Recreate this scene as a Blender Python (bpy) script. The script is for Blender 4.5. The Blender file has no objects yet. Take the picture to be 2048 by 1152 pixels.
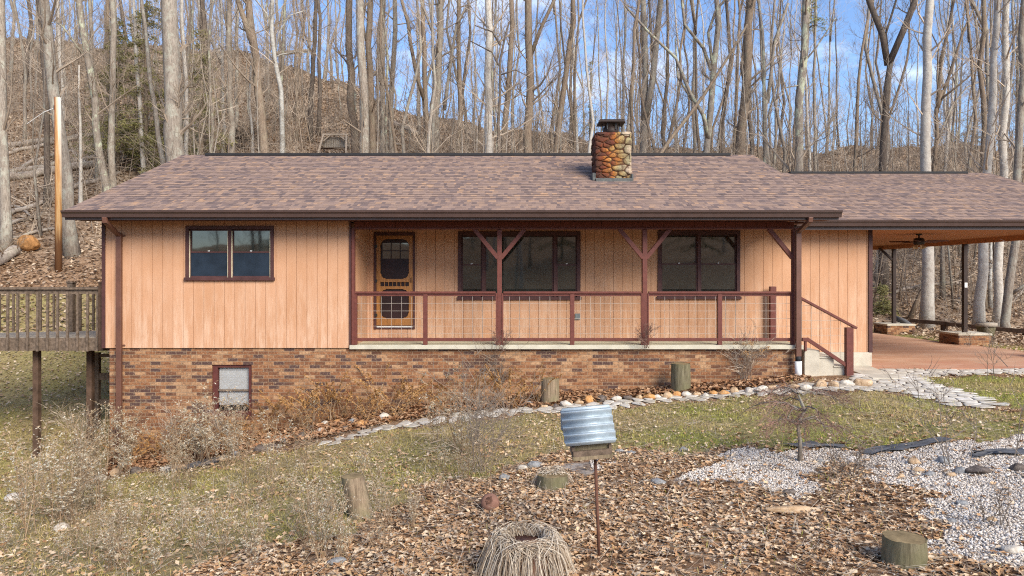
import bpy, bmesh, math, random
import numpy as np
from mathutils import Vector, Matrix, noise
R = math.radians
random.seed(7); rng = np.random.default_rng(7)
S = bpy.context.scene; COL = S.collection
# ------------------------------------------------------------------ camera
F = 1420.0; CZ = 1.38; CY = -14.0; HOR = 550.0
cam = bpy.data.objects.new('camera', bpy.data.cameras.new('camera')); COL.objects.link(cam)
cam.location = (0, CY, CZ); cam.rotation_euler = (R(90), 0, 0)
cam.data.sensor_width = 36; cam.data.lens = F/2048*36; cam.data.shift_y = -(576-HOR)/2048
cam.data.clip_end = 2000; S.camera = cam
# ------------------------------------------------------------------ sky and sun
SUN_EL, SUN_AZ = 34, 34          # azimuth measured from behind the camera towards the right
W = bpy.data.worlds.new('World'); S.world = W; W.use_nodes = True
nt = W.node_tree; nt.nodes.clear()
def wn(t, **k):
    n = nt.nodes.new(t)
    for a, b in k.items(): setattr(n, a, b)
    return n
sky = wn('ShaderNodeTexSky', sky_type='NISHITA'); sky.sun_disc = False
sky.sun_elevation = R(SUN_EL); sky.sun_rotation = R(180-SUN_AZ); sky.air_density = 1.0; sky.dust_density = 0.6; sky.ozone_density = 2.2
tc = wn('ShaderNodeTexCoord'); mp = wn('ShaderNodeMapping'); mp.inputs['Scale'].default_value = (1.6, 1.6, 5.5)
mp.inputs['Location'].default_value = (0.35, 0.2, 0.4)
nz = wn('ShaderNodeTexNoise'); nz.inputs['Scale'].default_value = 2.2; nz.inputs['Detail'].default_value = 9; nz.inputs['Roughness'].default_value = 0.6
cr = wn('ShaderNodeValToRGB'); cr.color_ramp.elements[0].position = 0.52; cr.color_ramp.elements[1].position = 0.74
cr.color_ramp.elements[0].color = (.0, .0, .0, 1); cr.color_ramp.elements[1].color = (.7, .7, .7, 1)
mx = wn('ShaderNodeMix', data_type='RGBA'); mx.inputs['B'].default_value = (7.2, 7.5, 8.2, 1)
bgd = wn('ShaderNodeBackground'); bgd.inputs['Strength'].default_value = 0.115; wo = wn('ShaderNodeOutputWorld')
L = nt.links.new
L(tc.outputs['Generated'], mp.inputs[0]); L(mp.outputs[0], nz.inputs[0]); L(nz.outputs[0], cr.inputs[0])
tint = wn('ShaderNodeMix', data_type='RGBA', blend_type='MULTIPLY'); tint.inputs['Factor'].default_value = 1; tint.inputs['B'].default_value = (.84, .92, 1.06, 1)
L(cr.outputs[0], mx.inputs['Factor']); L(sky.outputs[0], tint.inputs['A']); L(tint.outputs['Result'], mx.inputs['A']); L(mx.outputs['Result'], bgd.inputs[0]); L(bgd.outputs[0], wo.inputs[0])
sun = bpy.data.objects.new('sun', bpy.data.lights.new('sun', 'SUN')); COL.objects.link(sun)
sun.data.energy = 2.85; sun.data.angle = R(32); sun.data.color = (1.0, .91, .77)
sd = Vector((math.sin(R(SUN_AZ))*math.cos(R(SUN_EL)), -math.cos(R(SUN_AZ))*math.cos(R(SUN_EL)), math.sin(R(SUN_EL))))
sun.rotation_euler = sd.to_track_quat('Z', 'Y').to_euler()
S.view_settings.view_transform = 'Standard'; S.view_settings.look = 'None'; S.view_settings.gamma = 1
S.view_settings.exposure = 1.0
S.cycles.use_denoising = False; S.cycles.filter_width = 1.15; S.cycles.sample_clamp_indirect = 3.0
# ------------------------------------------------------------------ helpers
def tag(o, label=None, cat=None, group=None, kind=None):
    if label: o['label'] = label
    if cat: o['category'] = cat
    if group: o['group'] = group
    if kind: o['kind'] = kind
    return o
def empty(name, loc=(0, 0, 0), label=None, cat=None, group=None, rz=0, parent=None):
    o = bpy.data.objects.new(name, None); COL.objects.link(o); o.location = loc; o.rotation_euler.z = rz
    o.empty_display_size = .1
    if parent: o.parent = parent
    return tag(o, label, cat, group)
def link_mesh(name, me, mats, parent=None, smooth=False):
    if not isinstance(mats, (list, tuple)): mats = [mats]
    for m in mats: me.materials.append(m)
    if smooth: me.polygons.foreach_set('use_smooth', [True]*len(me.polygons))
    o = bpy.data.objects.new(name, me); COL.objects.link(o)
    if parent: o.parent = parent
    return o
SPLIT = {'corner_trim', 'jamb_liner', 'rail', 'hinge', 'stile', 'flashing', 'bracket', 'rim_joist', 'door_lite', 'spindle', 'gable_wall', 'chain', 'carport_beam', 'strap'}
class MB:
    def __init__(s): s.v = []; s.f = []
    def box(s, x0, x1, y0, y1, z0, z1):
        if x0 > x1: x0, x1 = x1, x0
        if y0 > y1: y0, y1 = y1, y0
        if z0 > z1: z0, z1 = z1, z0
        n = len(s.v)
        s.v += [(x0,y0,z0),(x1,y0,z0),(x1,y1,z0),(x0,y1,z0),(x0,y0,z1),(x1,y0,z1),(x1,y1,z1),(x0,y1,z1)]
        s.f += [(n,n+3,n+2,n+1),(n+4,n+5,n+6,n+7),(n,n+1,n+5,n+4),(n+1,n+2,n+6,n+5),(n+2,n+3,n+7,n+6),(n+3,n,n+4,n+7)]
        return s
    def prism(s, poly, a, b, axis='y'):
        """poly of (u,w) extruded between a and b along axis; axis y: (x,z); axis x: (y,z); axis z: (x,y)"""
        n = len(s.v); k = len(poly)
        area = sum(poly[i][0]*poly[(i+1) % k][1]-poly[(i+1) % k][0]*poly[i][1] for i in range(k))
        if area < 0: poly = poly[::-1]
        for t in (a, b):
            for u, w in poly:
                s.v.append({'y': (u, t, w), 'x': (t, u, w), 'z': (u, w, t)}[axis])
        A = list(range(n, n+k)); B = list(range(n+k, n+2*k))
        if axis == 'y':
            s.f.append(tuple(A)); s.f.append(tuple(B[::-1]))
            for i in range(k): j = (i+1) % k; s.f.append((A[i], B[i], B[j], A[j]))
        else:
            s.f.append(tuple(A[::-1])); s.f.append(tuple(B))
            for i in range(k): j = (i+1) % k; s.f.append((A[i], A[j], B[j], B[i]))
        return s
    def tube(s, pts, rad, n=6, cap=True):
        m = len(pts); pts = [Vector(p) for p in pts]
        if not isinstance(rad, (list, tuple)): rad = [rad]*m
        base = len(s.v); ref = None
        for i in range(m):
            d = (pts[min(i+1, m-1)]-pts[max(i-1, 0)])
            if d.length < 1e-9: d = Vector((0, 0, 1))
            d.normalize()
            if ref is None:
                ref = d.orthogonal().normalized()
            else:
                ref = ref-d*ref.dot(d)
                ref = ref.normalized() if ref.length > 1e-6 else d.orthogonal().normalized()
            b = d.cross(ref); r = rad[i]; p = pts[i]
            for k in range(n):
                a = 6.28318*k/n; c = math.cos(a)*r; e = math.sin(a)*r
                s.v.append((p.x+ref.x*c+b.x*e, p.y+ref.y*c+b.y*e, p.z+ref.z*c+b.z*e))
        for i in range(m-1):
            for k in range(n):
                k2 = (k+1) % n; a = base+i*n
                s.f.append((a+k, a+k2, a+n+k2, a+n+k))
        if cap:
            s.f.append(tuple(base+k for k in range(n-1, -1, -1))); s.f.append(tuple(base+(m-1)*n+k for k in range(n)))
        return s
    def bar(s, p, q, w, h, up=(0, 0, 1)):
        """rectangular bar of width w (across) and height h"""
        p = Vector(p); q = Vector(q); d = (q-p).normalized(); up = Vector(up)
        sx = d.cross(up).normalized(); u = sx.cross(d).normalized(); n = len(s.v)
        for c in (p, q):
            for a, b in ((-1,-1),(1,-1),(1,1),(-1,1)):
                s.v.append(tuple(c+sx*(a*w/2)+u*(b*h/2)))
        s.f += [(n,n+1,n+2,n+3),(n+7,n+6,n+5,n+4),(n,n+4,n+5,n+1),(n+1,n+5,n+6,n+2),(n+2,n+6,n+7,n+3),(n+3,n+7,n+4,n)]
        return s
    def build(s, name, mats, parent=None, smooth=False, bevel=0):
        if name in SPLIT:
            par = list(range(len(s.v)))
            def fd(a):
                while par[a] != a: par[a] = par[par[a]]; a = par[a]
                return a
            for f in s.f:
                for q in f[1:]: par[fd(q)] = fd(f[0])
            gr = {}
            for f in s.f: gr.setdefault(fd(f[0]), []).append(f)
            if len(gr) > 1:
                for fs in gr.values():
                    ids = sorted({q for f in fs for q in f}); mp_ = {q: i for i, q in enumerate(ids)}; m_ = MB()
                    m_.v = [s.v[q] for q in ids]; m_.f = [tuple(mp_[q] for q in f) for f in fs]; o = m_._build(name, mats, parent, smooth, bevel)
                return o
        return s._build(name, mats, parent, smooth, bevel)
    def _build(s, name, mats, parent=None, smooth=False, bevel=0):
        me = bpy.data.meshes.new(name); me.from_pydata(s.v, [], s.f); me.update()
        o = link_mesh(name, me, mats, parent, smooth)
        if bevel:
            b = o.modifiers.new('bevel', 'BEVEL'); b.width = bevel; b.segments = 2; b.limit_method = 'ANGLE'; b.angle_limit = R(40)
        return o
def copy_tree(o, parent=None):
    c = o.copy(); COL.objects.link(c); c.parent = parent
    for ch in o.children: copy_tree(ch, c)
    return c
def P(px, py, Y):
    d = Y-CY
    return Vector(((px-1024)*d/F, Y, CZ+(HOR-py)*d/F))
def X(px, Y=0.0): return (px-1024)*(Y-CY)/F
def Z(py, Y=0.0): return CZ+(HOR-py)*(Y-CY)/F
# ------------------------------------------------------------------ materials
class N:
    def __init__(s, name, rough=.8, spec=.3, metal=0):
        s.m = bpy.data.materials.new(name); s.m.use_nodes = True; s.t = s.m.node_tree
        s.b = s.t.nodes['Principled BSDF']; s.b.inputs['Roughness'].default_value = rough
        s.b.inputs['Specular IOR Level'].default_value = spec; s.b.inputs['Metallic'].default_value = metal
    def n(s, t, ins=None, **k):
        x = s.t.nodes.new(t)
        for a, b in k.items(): setattr(x, a, b)
        for a, b in (ins or {}).items(): s.set(x.inputs[a], b)
        return x
    def set(s, i, v):
        if isinstance(v, bpy.types.NodeSocket): s.t.links.new(v, i)
        else: i.default_value = (*v, 1) if (isinstance(v, tuple) and len(v) == 3 and i.type == 'RGBA') else v
    def obj(s, scale=(1, 1, 1), loc=(0, 0, 0), world=False):
        c = s.n('ShaderNodeNewGeometry').outputs['Position'] if world else s.n('ShaderNodeTexCoord').outputs['Object']
        return s.n('ShaderNodeMapping', {'Vector': c, 'Scale': scale, 'Location': loc}).outputs[0]
    def noise(s, sc=5, det=5, ro=.55, vec=None, dist=0):
        return s.n('ShaderNodeTexNoise', {'Scale': sc, 'Detail': det, 'Roughness': ro, 'Vector': vec or s.obj(), 'Distortion': dist}).outputs[0]
    def vor(s, sc=5, vec=None, feature='F1', out='Distance'):
        return s.n('ShaderNodeTexVoronoi', {'Scale': sc, 'Vector': vec or s.obj()}, feature=feature).outputs[out]
    def ramp(s, fac, stops, const=False):
        r = s.n('ShaderNodeValToRGB', {'Fac': fac}); e = r.color_ramp.elements
        while len(e) < len(stops): e.new(.5)
        for x, (p, c) in zip(e, stops):
            x.position = p; x.color = (*c, 1) if isinstance(c, tuple) else (c, c, c, 1)
        if const: r.color_ramp.interpolation = 'CONSTANT'
        return r.outputs[0]
    def mix(s, f, a, b, mode='MIX'):
        x = s.n('ShaderNodeMix', data_type='RGBA', blend_type=mode)
        s.set(x.inputs['Factor'], f); s.set(x.inputs['A'], a); s.set(x.inputs['B'], b); return x.outputs['Result']
    def math(s, op, a, b=0.0, c=None):
        x = s.n('ShaderNodeMath', operation=op); s.set(x.inputs[0], a); s.set(x.inputs[1], b)
        if c is not None: s.set(x.inputs[2], c)
        return x.outputs[0]
    def rnd(s): return s.n('ShaderNodeNewGeometry').outputs['Random Per Island']
    def orand(s): return s.n('ShaderNodeObjectInfo').outputs['Random']
    def base(s, c): s.set(s.b.inputs['Base Color'], c); return s
    def rough(s, c): s.set(s.b.inputs['Roughness'], c); return s
    def bump(s, h, st=.4, d=.01):
        x = s.n('ShaderNodeBump', {'Height': h, 'Strength': st, 'Distance': d}); s.set(s.b.inputs['Normal'], x.outputs[0]); return s
def plain(name, c, rough=.6, spec=.3, metal=0, var=.25, sc=6, bump=.0, stretch=(1, 1, 1)):
    m = N(name, rough, spec, metal); v = m.obj(stretch)
    n = m.noise(sc, 6, .65, v)
    lo = tuple(x*(1-var) for x in c); hi = tuple(min(1, x*(1+var)) for x in c)
    m.base(m.ramp(n, [(.3, lo), (.7, hi)]))
    if bump: m.bump(m.noise(sc*6, 4, .6, v), bump, .004)
    return m.m
# siding: rough sawn, painted peach, weathered in vertical streaks
def siding_mat(name, a, b, pale, amt):
    m = N(name, .85, .15)
    grain = m.noise(9, 7, .7, m.obj((9, 9, .55)))
    wear = m.noise(2.2, 6, .7, m.obj((4, 4, .5), (3, 1, 2)))
    low = m.n('ShaderNodeSeparateXYZ', {0: m.obj(world=True)}).outputs[2]
    lowf = m.ramp(m.math('ADD', m.math('MULTIPLY', low, .25), .45), [(.35, 1.0), (.85, .12)])
    c = m.mix(m.ramp(m.noise(1.1, 4), [(.35, 0.0), (.65, 1.0)]), a, b)
    c = m.mix(m.math('MULTIPLY', m.rnd(), .35), c, tuple(x*.86 for x in b))
    c = m.mix(m.math('MULTIPLY', m.ramp(m.math('ADD', wear, m.math('MULTIPLY', grain, .35)), [(.62, 0.0), (.84, 1.0)]), m.math('MULTIPLY', lowf, amt)), c, pale)
    c = m.mix(m.ramp(grain, [(.3, .16), (.5, 0.0)]), c, tuple(x*.6 for x in a))
    m.base(c).bump(grain, .35, .003); return m.m
M = {}
M['siding'] = siding_mat('peach_siding', (.50, .265, .145), (.57, .32, .19), (.70, .50, .36), .8)
M['siding_dark'] = siding_mat('maroon_siding', (.14, .045, .033), (.17, .055, .04), (.25, .1, .07), .4)
M['groove'] = plain('groove_brown', (.27, .11, .06), .9)
M['maroon'] = plain('maroon_trim', (.135, .040, .029), .55, .35, var=.22, sc=4, bump=.3, stretch=(3, 3, 3))
M['dark_trim'] = plain('dark_brown_trim', (.075, .030, .027), .6, .35, var=.3, sc=5)
M['gutter'] = plain('gutter_brown', (.075, .045, .038), .4, .5, var=.15, sc=3)
M['maroon_dark'] = plain('faded_maroon', (.10, .030, .024), .6)  # darker maroon for the basement window frame
M['down'] = plain('downspout_brown', (.13, .058, .038), .5, .4, var=.25, sc=3)
M['soffit'] = plain('soffit_brown', (.10, .04, .03), .8)
M['vent'] = plain('black_vent', (.02, .02, .022), .7)
M['ceil'] = plain('stained_ceiling', (.40, .19, .075), .7, .3, var=.35, sc=5, stretch=(.4, 8, 8))
def brick_mat():
    m = N('brick', .85, .2); g = m.n('ShaderNodeNewGeometry')
    s = m.n('ShaderNodeSeparateXYZ', {0: g.outputs['Position']}); 
    u = m.math('ADD', s.outputs[0], s.outputs[1])
    v = m.n('ShaderNodeCombineXYZ', {0: u, 1: m.math('ADD', s.outputs[2], .06+.0677*80)}).outputs[0]
    b = m.n('ShaderNodeTexBrick', {'Vector': v, 'Scale': 1.0, 'Mortar Size': .0046, 'Mortar Smooth': .2, 'Bias': 0.0,
        'Brick Width': .2032, 'Row Height': .0677, 'Color1': (0, 0, 0), 'Color2': (1, 1, 1), 'Mortar': (.5, .5, .5)}, offset=.5)
    rnd = m.math('MULTIPLY', b.outputs[0], 1.0)
    clus = m.noise(.95, 3, .5, m.n('ShaderNodeMapping', {'Vector': v, 'Scale': (1, 2.2, 1)}).outputs[0])
    k = m.math('ADD', m.math('MULTIPLY', rnd, .72), m.math('MULTIPLY', clus, .62))
    c = m.ramp(k, [(0, (.09, .045, .037)), (.36, (.085, .05, .045)), (.42, (.15, .066, .036)), (.54, (.22, .092, .043)), (.68, (.29, .125, .055)), (.84, (.36, .18, .085)), (.98, (.46, .27, .145))])
    c = m.mix(m.ramp(m.noise(16, 8, .8, v), [(.36, .85), (.55, 0.0)]), c, (.085, .042, .028))
    c = m.mix(m.ramp(m.noise(24, 6, .8, v), [(.54, 0.0), (.68, .75)]), c, (.58, .41, .25))
    c = m.mix(b.outputs[1], c, (.34, .24, .155))
    c = m.mix(m.ramp(m.noise(.7, 5, .7, m.n('ShaderNodeMapping', {'Vector': v, 'Scale': (1, .35, 1)}).outputs[0]), [(.52, 0.0), (.72, .4)]), c, (.13, .07, .045))
    m.base(c).bump(m.math('SUBTRACT', m.math('MULTIPLY', m.noise(30, 5, .7, v), .5), m.math('MULTIPLY', b.outputs[1], 1.2)), .7, .008); return m.m
M['brick'] = brick_mat()
def shingle_mat():
    m = N('shingles', .92, .15); p = m.obj(world=True)
    r = m.rnd()
    clus = m.noise(2.2, 5, .7, m.n('ShaderNodeMapping', {'Vector': p, 'Scale': (1, 1.6, 1)}).outputs[0])
    k = m.math('ADD', m.math('MULTIPLY', r, .56), m.math('MULTIPLY', clus, .34))
    c = m.ramp(k, [(.12, (.145, .11, .105)), (.26, (.235, .165, .14)), (.40, (.31, .21, .165)), (.56, (.345, .235, .18)), (.68, (.39, .255, .18)), (.80, (.56, .33, .185))])
    c = m.mix(m.ramp(m.noise(120, 3, .8, p), [(.35, .4), (.6, 0.0)]), c, (.06, .045, .045))
    m.base(c).bump(m.noise(180, 3, .8, p), .4, .003); return m.m
M['shingle'] = shingle_mat()
M['tab_edge'] = plain('asphalt_tab_edge', (.06, .042, .036), .95)
M['concrete'] = plain('concrete', (.50, .45, .36), .85, .2, var=.22, sc=3, bump=.3)
M['slab_edge'] = plain('pale_slab_edge', (.52, .48, .38), .8, .2, var=.18, sc=2.5, bump=.2)
M['porch_paint'] = plain('porch_floor_paint', (.50, .46, .32), .7, .3, var=.15, sc=2)
def slab_mat():
    m = N('red_stained_slab', .75, .25); p = m.obj(world=True)
    c = m.ramp(m.noise(1.4, 6, .65, m.n('ShaderNodeMapping', {'Vector': p, 'Scale': (.6, 1.5, 1)}).outputs[0]), [(.3, (.42, .22, .13)), (.55, (.51, .30, .19)), (.75, (.58, .40, .28))])
    s = m.n('ShaderNodeSeparateXYZ', {0: p})
    near = m.ramp(m.math('ADD', m.math('MULTIPLY', s.outputs[1], .25), m.math('MULTIPLY', m.noise(1.1, 5, .6, p), .9)), [(.75, 1.0), (1.25, 0.0)])
    near = m.math('MULTIPLY', near, m.ramp(m.math('ADD', m.math('MULTIPLY', s.outputs[0], .1), m.math('MULTIPLY', m.noise(.8, 4, .6, p), .4)), [(1.0, .95), (1.35, .22)] if 0 else [(.92, .95), (1.0, .25)]))
    c = m.mix(near, c, (.44, .115, .065))
    c = m.mix(m.ramp(m.noise(3, 7, .75, m.n('ShaderNodeMapping', {'Vector': p, 'Scale': (1, 3, 1)}).outputs[0]), [(.58, 0.0), (.72, .6)]), c, (.72, .55, .45))
    m.base(c); return m.m
M['slab'] = slab_mat()
def glass(name, c, rough=.04, ior=1.75):
    m = N(name, rough, .5); m.b.inputs['IOR'].default_value = ior
    m.base(m.ramp(m.noise(3, 3), [(.3, tuple(x*.7 for x in c)), (.7, tuple(x*1.4 for x in c))]))
    m.bump(m.noise(2.0, 2), .06, .01); return m.m
M['glass'] = glass('window_glass', (.022, .026, .022), .03, 2.1)
M['glass_blue'] = glass('screened_glass', (.014, .022, .034), .35, 1.4)
M['glass_dark'] = glass('dark_screen', (.022, .009, .009), .5, 1.4)
def clear_glass():
    m = N('clear_glass', .03, .5); m.base((.02, .02, .02)); m.b.inputs['Alpha'].default_value = .10; return m.m
M['clear'] = clear_glass()
M['cream'] = plain('cream_liner', (.60, .52, .36), .6)
M['white'] = plain('white_vinyl', (.78, .78, .76), .5, .4, var=.06)
M['grey_plastic'] = plain('grey_outlet', (.18, .20, .20), .5)
M['doorwood'] = plain('varnished_pine', (.33, .145, .04), .45, .45, var=.35, sc=4, stretch=(8, 8, .8))
M['black'] = plain('black_iron', (.018, .018, .018), .45, .5)
M['deck'] = plain('weathered_wood', (.15, .11, .08), .9, .15, var=.5, sc=5, bump=.5, stretch=(3, 3, 3))
M['deck_top'] = plain('deck_boards', (.34, .29, .23), .9, .15, var=.25, sc=5, bump=.4)
M['railwood'] = plain('old_rail_wood', (.10, .062, .042), .9, .15, var=.45, sc=5, bump=.5)
M['post_black'] = plain('black_brown_post', (.035, .022, .018), .6)
M['wire'] = plain('galvanised_wire', (.42, .36, .30), .5, .5, metal=.3)
M['galv'] = plain('galvanised_sheet', (.36, .42, .46), .55, .4, metal=.3, var=.18, sc=14, bump=.12)
M['rust'] = plain('rusty_pipe', (.13, .06, .04), .85, .2, var=.4, sc=20)
def bark(name, dark, light, lichen=None, la=.0, vs=(9, 9, 1.6)):
    m = N(name, .95, .1); p = m.obj(vs)
    f = m.noise(2.6, 8, .75, p, .6); big = m.noise(.8, 4, .6, m.obj((1, 1, .5)))
    c = m.mix(m.ramp(f, [(.36, 0.0), (.62, 1.0)]), dark, light)
    c = m.mix(m.ramp(big, [(.35, .35), (.6, 0.0)]), c, dark)
    if lichen: c = m.mix(m.ramp(m.noise(3.2, 7, .72, m.obj((1, 1, .7), (5, 5, 5))), [(.50, 0.0), (.60, la)]), c, lichen)
    c = m.mix(m.math('MULTIPLY', m.orand(), .35), c, tuple(x*.62 for x in dark))
    m.base(c).bump(f, .9, .03); return m.m
M['bark_grey'] = bark('grey_bark', (.17, .138, .11), (.45, .385, .315), (.50, .51, .42), .45)
M['bark_pale'] = bark('pale_bark', (.34, .30, .26), (.60, .55, .48), (.62, .61, .54), .5, (3, 3, 3))
M['bark_brown'] = bark('brown_bark', (.14, .10, .072), (.39, .30, .22), (.33, .32, .22), .25)
M['bark_dark'] = bark('dark_bark', (.07, .052, .042), (.24, .19, .15), (.25, .24, .18), .2)
M['bark_lichen'] = bark('lichened_bark', (.16, .13, .10), (.36, .31, .26), (.50, .53, .38), .85)
M['bark_birch'] = bark('white_bark', (.34, .32, .28), (.66, .64, .58), (.16, .13, .1), .55, (2, 2, 5))
M['twig'] = plain('twig_brown', (.29, .23, .175), .95, .1, var=.35, sc=.6)
M['twig_pale'] = plain('twig_pale', (.46, .37, .28), .95, .1, var=.3, sc=.6)
M['twig_red'] = plain('twig_red', (.25, .15, .115), .9, .1, var=.35, sc=2)
def needles(name, a, b):
    m = N(name, .8, .2); m.base(m.mix(m.rnd(), a, b)); return m.m
M['needle'] = needles('evergreen_needles', (.13, .13, .04), (.30, .26, .11))
M['pine'] = needles('pine_needles', (.15, .16, .055), (.30, .29, .12))
def east(m):
    sx = m.n('ShaderNodeSeparateXYZ', {0: m.obj(world=True)}).outputs[0]
    return m.ramp(m.math('ADD', m.math('MULTIPLY', sx, .06), m.math('ADD', .45, m.math('MULTIPLY', m.noise(.35, 3, .5, m.obj(world=True)), .3))), [(.45, .35), (.72, 1.0)])
def leafy(name, cols, rough=.75, patch=None):
    m = N(name, rough, .2)
    c = m.ramp(m.rnd(), [(i/(len(cols)), q) for i, q in enumerate(cols)], const=False)
    if patch: c = m.mix(m.math('MULTIPLY', m.ramp(m.noise(patch[0], 5, .65, m.obj(world=True)), [(.42, .0), (.60, patch[2])]), east(m)), c, patch[1])
    m.base(c); return m.m
M['leaf'] = leafy('dry_leaves', [(.21, .11, .055), (.39, .22, .11), (.50, .315, .17), (.33, .17, .08), (.60, .42, .26), (.46, .26, .125), (.70, .54, .37)])
M['leaf_pale'] = leafy('pale_dry_leaves', [(.30, .18, .10), (.46, .31, .19), (.56, .42, .28), (.68, .55, .40), (.38, .25, .13)])
M['leaf_rust'] = leafy('rusty_dry_leaves', [(.15, .07, .035), (.30, .15, .07), (.38, .21, .11), (.23, .11, .055), (.46, .29, .17)])
M['leaf_hill'] = leafy('hillside_leaves', [(.19, .13, .085), (.36, .25, .165), (.44, .32, .22), (.30, .19, .115), (.54, .43, .31)])
M['grass'] = leafy('lawn_grass', [(.44, .32, .125), (.56, .41, .18), (.34, .26, .075), (.64, .50, .27), (.32, .27, .06)], .8, (.55, (.29, .34, .035), .75))
M['weed'] = leafy('silver_dry_foliage', [(.33, .30, .21), (.44, .41, .32), (.54, .51, .42), (.30, .24, .155), (.42, .31, .19)])
M['weedstem'] = leafy('dry_stems', [(.32, .22, .13), (.46, .34, .22), (.24, .155, .09)])
M['golden'] = leafy('golden_seedheads', [(.38, .19, .06), (.48, .26, .09), (.28, .13, .04), (.44, .27, .12)])
M['straw'] = leafy('pale_straw', [(.50, .42, .32), (.62, .54, .43), (.42, .34, .25), (.30, .22, .15)])
M['pebble'] = leafy('white_pebbles', [(.62, .54, .46), (.72, .66, .59), (.50, .42, .34), (.76, .71, .65), (.36, .29, .23)])
def rock(name, a, b, c2):
    m = N(name, .9, .2); f = m.noise(4, 8, .7)
    c = m.ramp(f, [(.3, a), (.5, b), (.68, c2)]); m.base(c).bump(m.noise(14, 6, .7), .6, .02); return m.m
M['rock_tan'] = rock('tan_stone', (.28, .17, .09), (.50, .34, .2), (.62, .48, .33))
M['rock_orange'] = rock('orange_stone', (.30, .13, .045), (.55, .28, .1), (.60, .4, .22))
M['rock_white'] = rock('white_stone', (.36, .30, .23), (.56, .50, .42), (.68, .63, .56))
M['rock_grey'] = rock('grey_stone', (.13, .13, .13), (.25, .25, .25), (.38, .38, .37))
M['rock_dark'] = rock('dark_stone', (.05, .04, .035), (.12, .095, .08), (.22, .18, .15))
def flag_mat():
    m = N('white_flagstone', .8, .2); v = m.obj(world=True)
    c = m.mix(m.rnd(), (.50, .46, .39), (.68, .64, .58)); c = m.mix(m.ramp(m.noise(5, 6, .7, v), [(.4, .7), (.6, 0.0)]), c, (.40, .34, .25))
    m.base(c).bump(m.noise(16, 5, .7, v), .4, .01); return m.m
M['flag'] = flag_mat()
def post_mat(name, a, b, moss):
    m = N(name, .9, .15); f = m.noise(3, 7, .7, m.obj((9, 9, .9)))
    c = m.mix(m.ramp(f, [(.35, 0.0), (.6, 1.0)]), a, b)
    c = m.mix(m.ramp(m.noise(3.5, 5, .6), [(.42, 0.0), (.66, .6)]), c, moss); m.base(c).bump(f, .8, .01); return m.m
M['mossy'] = post_mat('mossy_post', (.09, .075, .045), (.22, .19, .12), (.14, .135, .065))
M['postgrey'] = post_mat('grey_post', (.12, .085, .055), (.32, .24, .16), (.20, .19, .1))
M['posttop'] = plain('sawn_end', (.22, .16, .085), .9, .1, var=.45, sc=9, bump=.3)
M['log'] = bark('log_bark', (.24, .19, .155), (.56, .48, .40), (.40, .40, .28), .3, (3, 3, 3))
M['fabric'] = plain('black_fabric', (.11, .11, .115), .8, .2, var=.4, sc=9, bump=.5)
M['terracotta'] = plain('terracotta', (.25, .13, .09), .9, .1, var=.3, sc=9)
M['soil'] = plain('orange_soil', (.34, .17, .065), .95, .1, var=.5, sc=5, bump=.5)
def pole_mat():
    m = N('utility_pole_wood', .8, .2); p = m.n('ShaderNodeSeparateXYZ', {0: m.obj()})
    f = m.noise(3, 6, .7, m.obj((7, 7, .35)))
    c = m.ramp(f, [(.3, (.42, .16, .04)), (.5, (.62, .33, .10)), (.7, (.60, .40, .2))])
    side = m.math('ADD', m.math('MULTIPLY', p.outputs[0], 5.5), m.math('MULTIPLY', m.math('SUBTRACT', f, .5), 1.2))
    c = m.mix(m.ramp(m.math('ADD', side, .5), [(.35, .85), (.55, 0.0)]), c, (.30, .10, .03))
    up = m.math('ADD', m.math('MULTIPLY', p.outputs[2], .2), side)
    c = m.mix(m.ramp(up, [(.68, 0.0), (1.02, 1.0)]), c, (.80, .77, .70))
    c = m.mix(m.ramp(m.math('ADD', p.outputs[2], m.math('MULTIPLY', f, .8)), [(1.2, 1.0), (1.75, 0.0)]), c, (.13, .055, .025))
    m.base(c); return m.m
# ColorRamp works on 0..1: squeeze heights
def pole_mat():
    m = N('utility_pole_wood', .8, .2); p = m.n('ShaderNodeSeparateXYZ', {0: m.obj()})
    f = m.noise(3, 6, .7, m.obj((7, 7, .35)))
    c = m.ramp(f, [(.3, (.27, .12, .045)), (.5, (.42, .235, .09)), (.7, (.50, .36, .2))])
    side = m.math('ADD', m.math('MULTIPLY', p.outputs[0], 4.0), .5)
    h = m.math('MULTIPLY', p.outputs[2], 1/6.0)
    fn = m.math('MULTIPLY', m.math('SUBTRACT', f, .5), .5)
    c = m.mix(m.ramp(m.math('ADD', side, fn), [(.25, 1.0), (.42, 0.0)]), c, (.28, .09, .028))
    c = m.mix(m.ramp(m.math('MULTIPLY', m.math('ADD', m.math('ADD', side, fn), h), .5), [(.66, 0.0), (.86, 1.0)]), c, (.60, .57, .50))  # bright lit right side put into the colour, along with the weathered white top
    c = m.mix(m.ramp(m.math('ADD', h, m.math('MULTIPLY', fn, .3)), [(.16, .9), (.26, 0.0)]), c, (.12, .05, .022))
    m.base(c); return m.m
M['pole'] = pole_mat()
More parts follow.
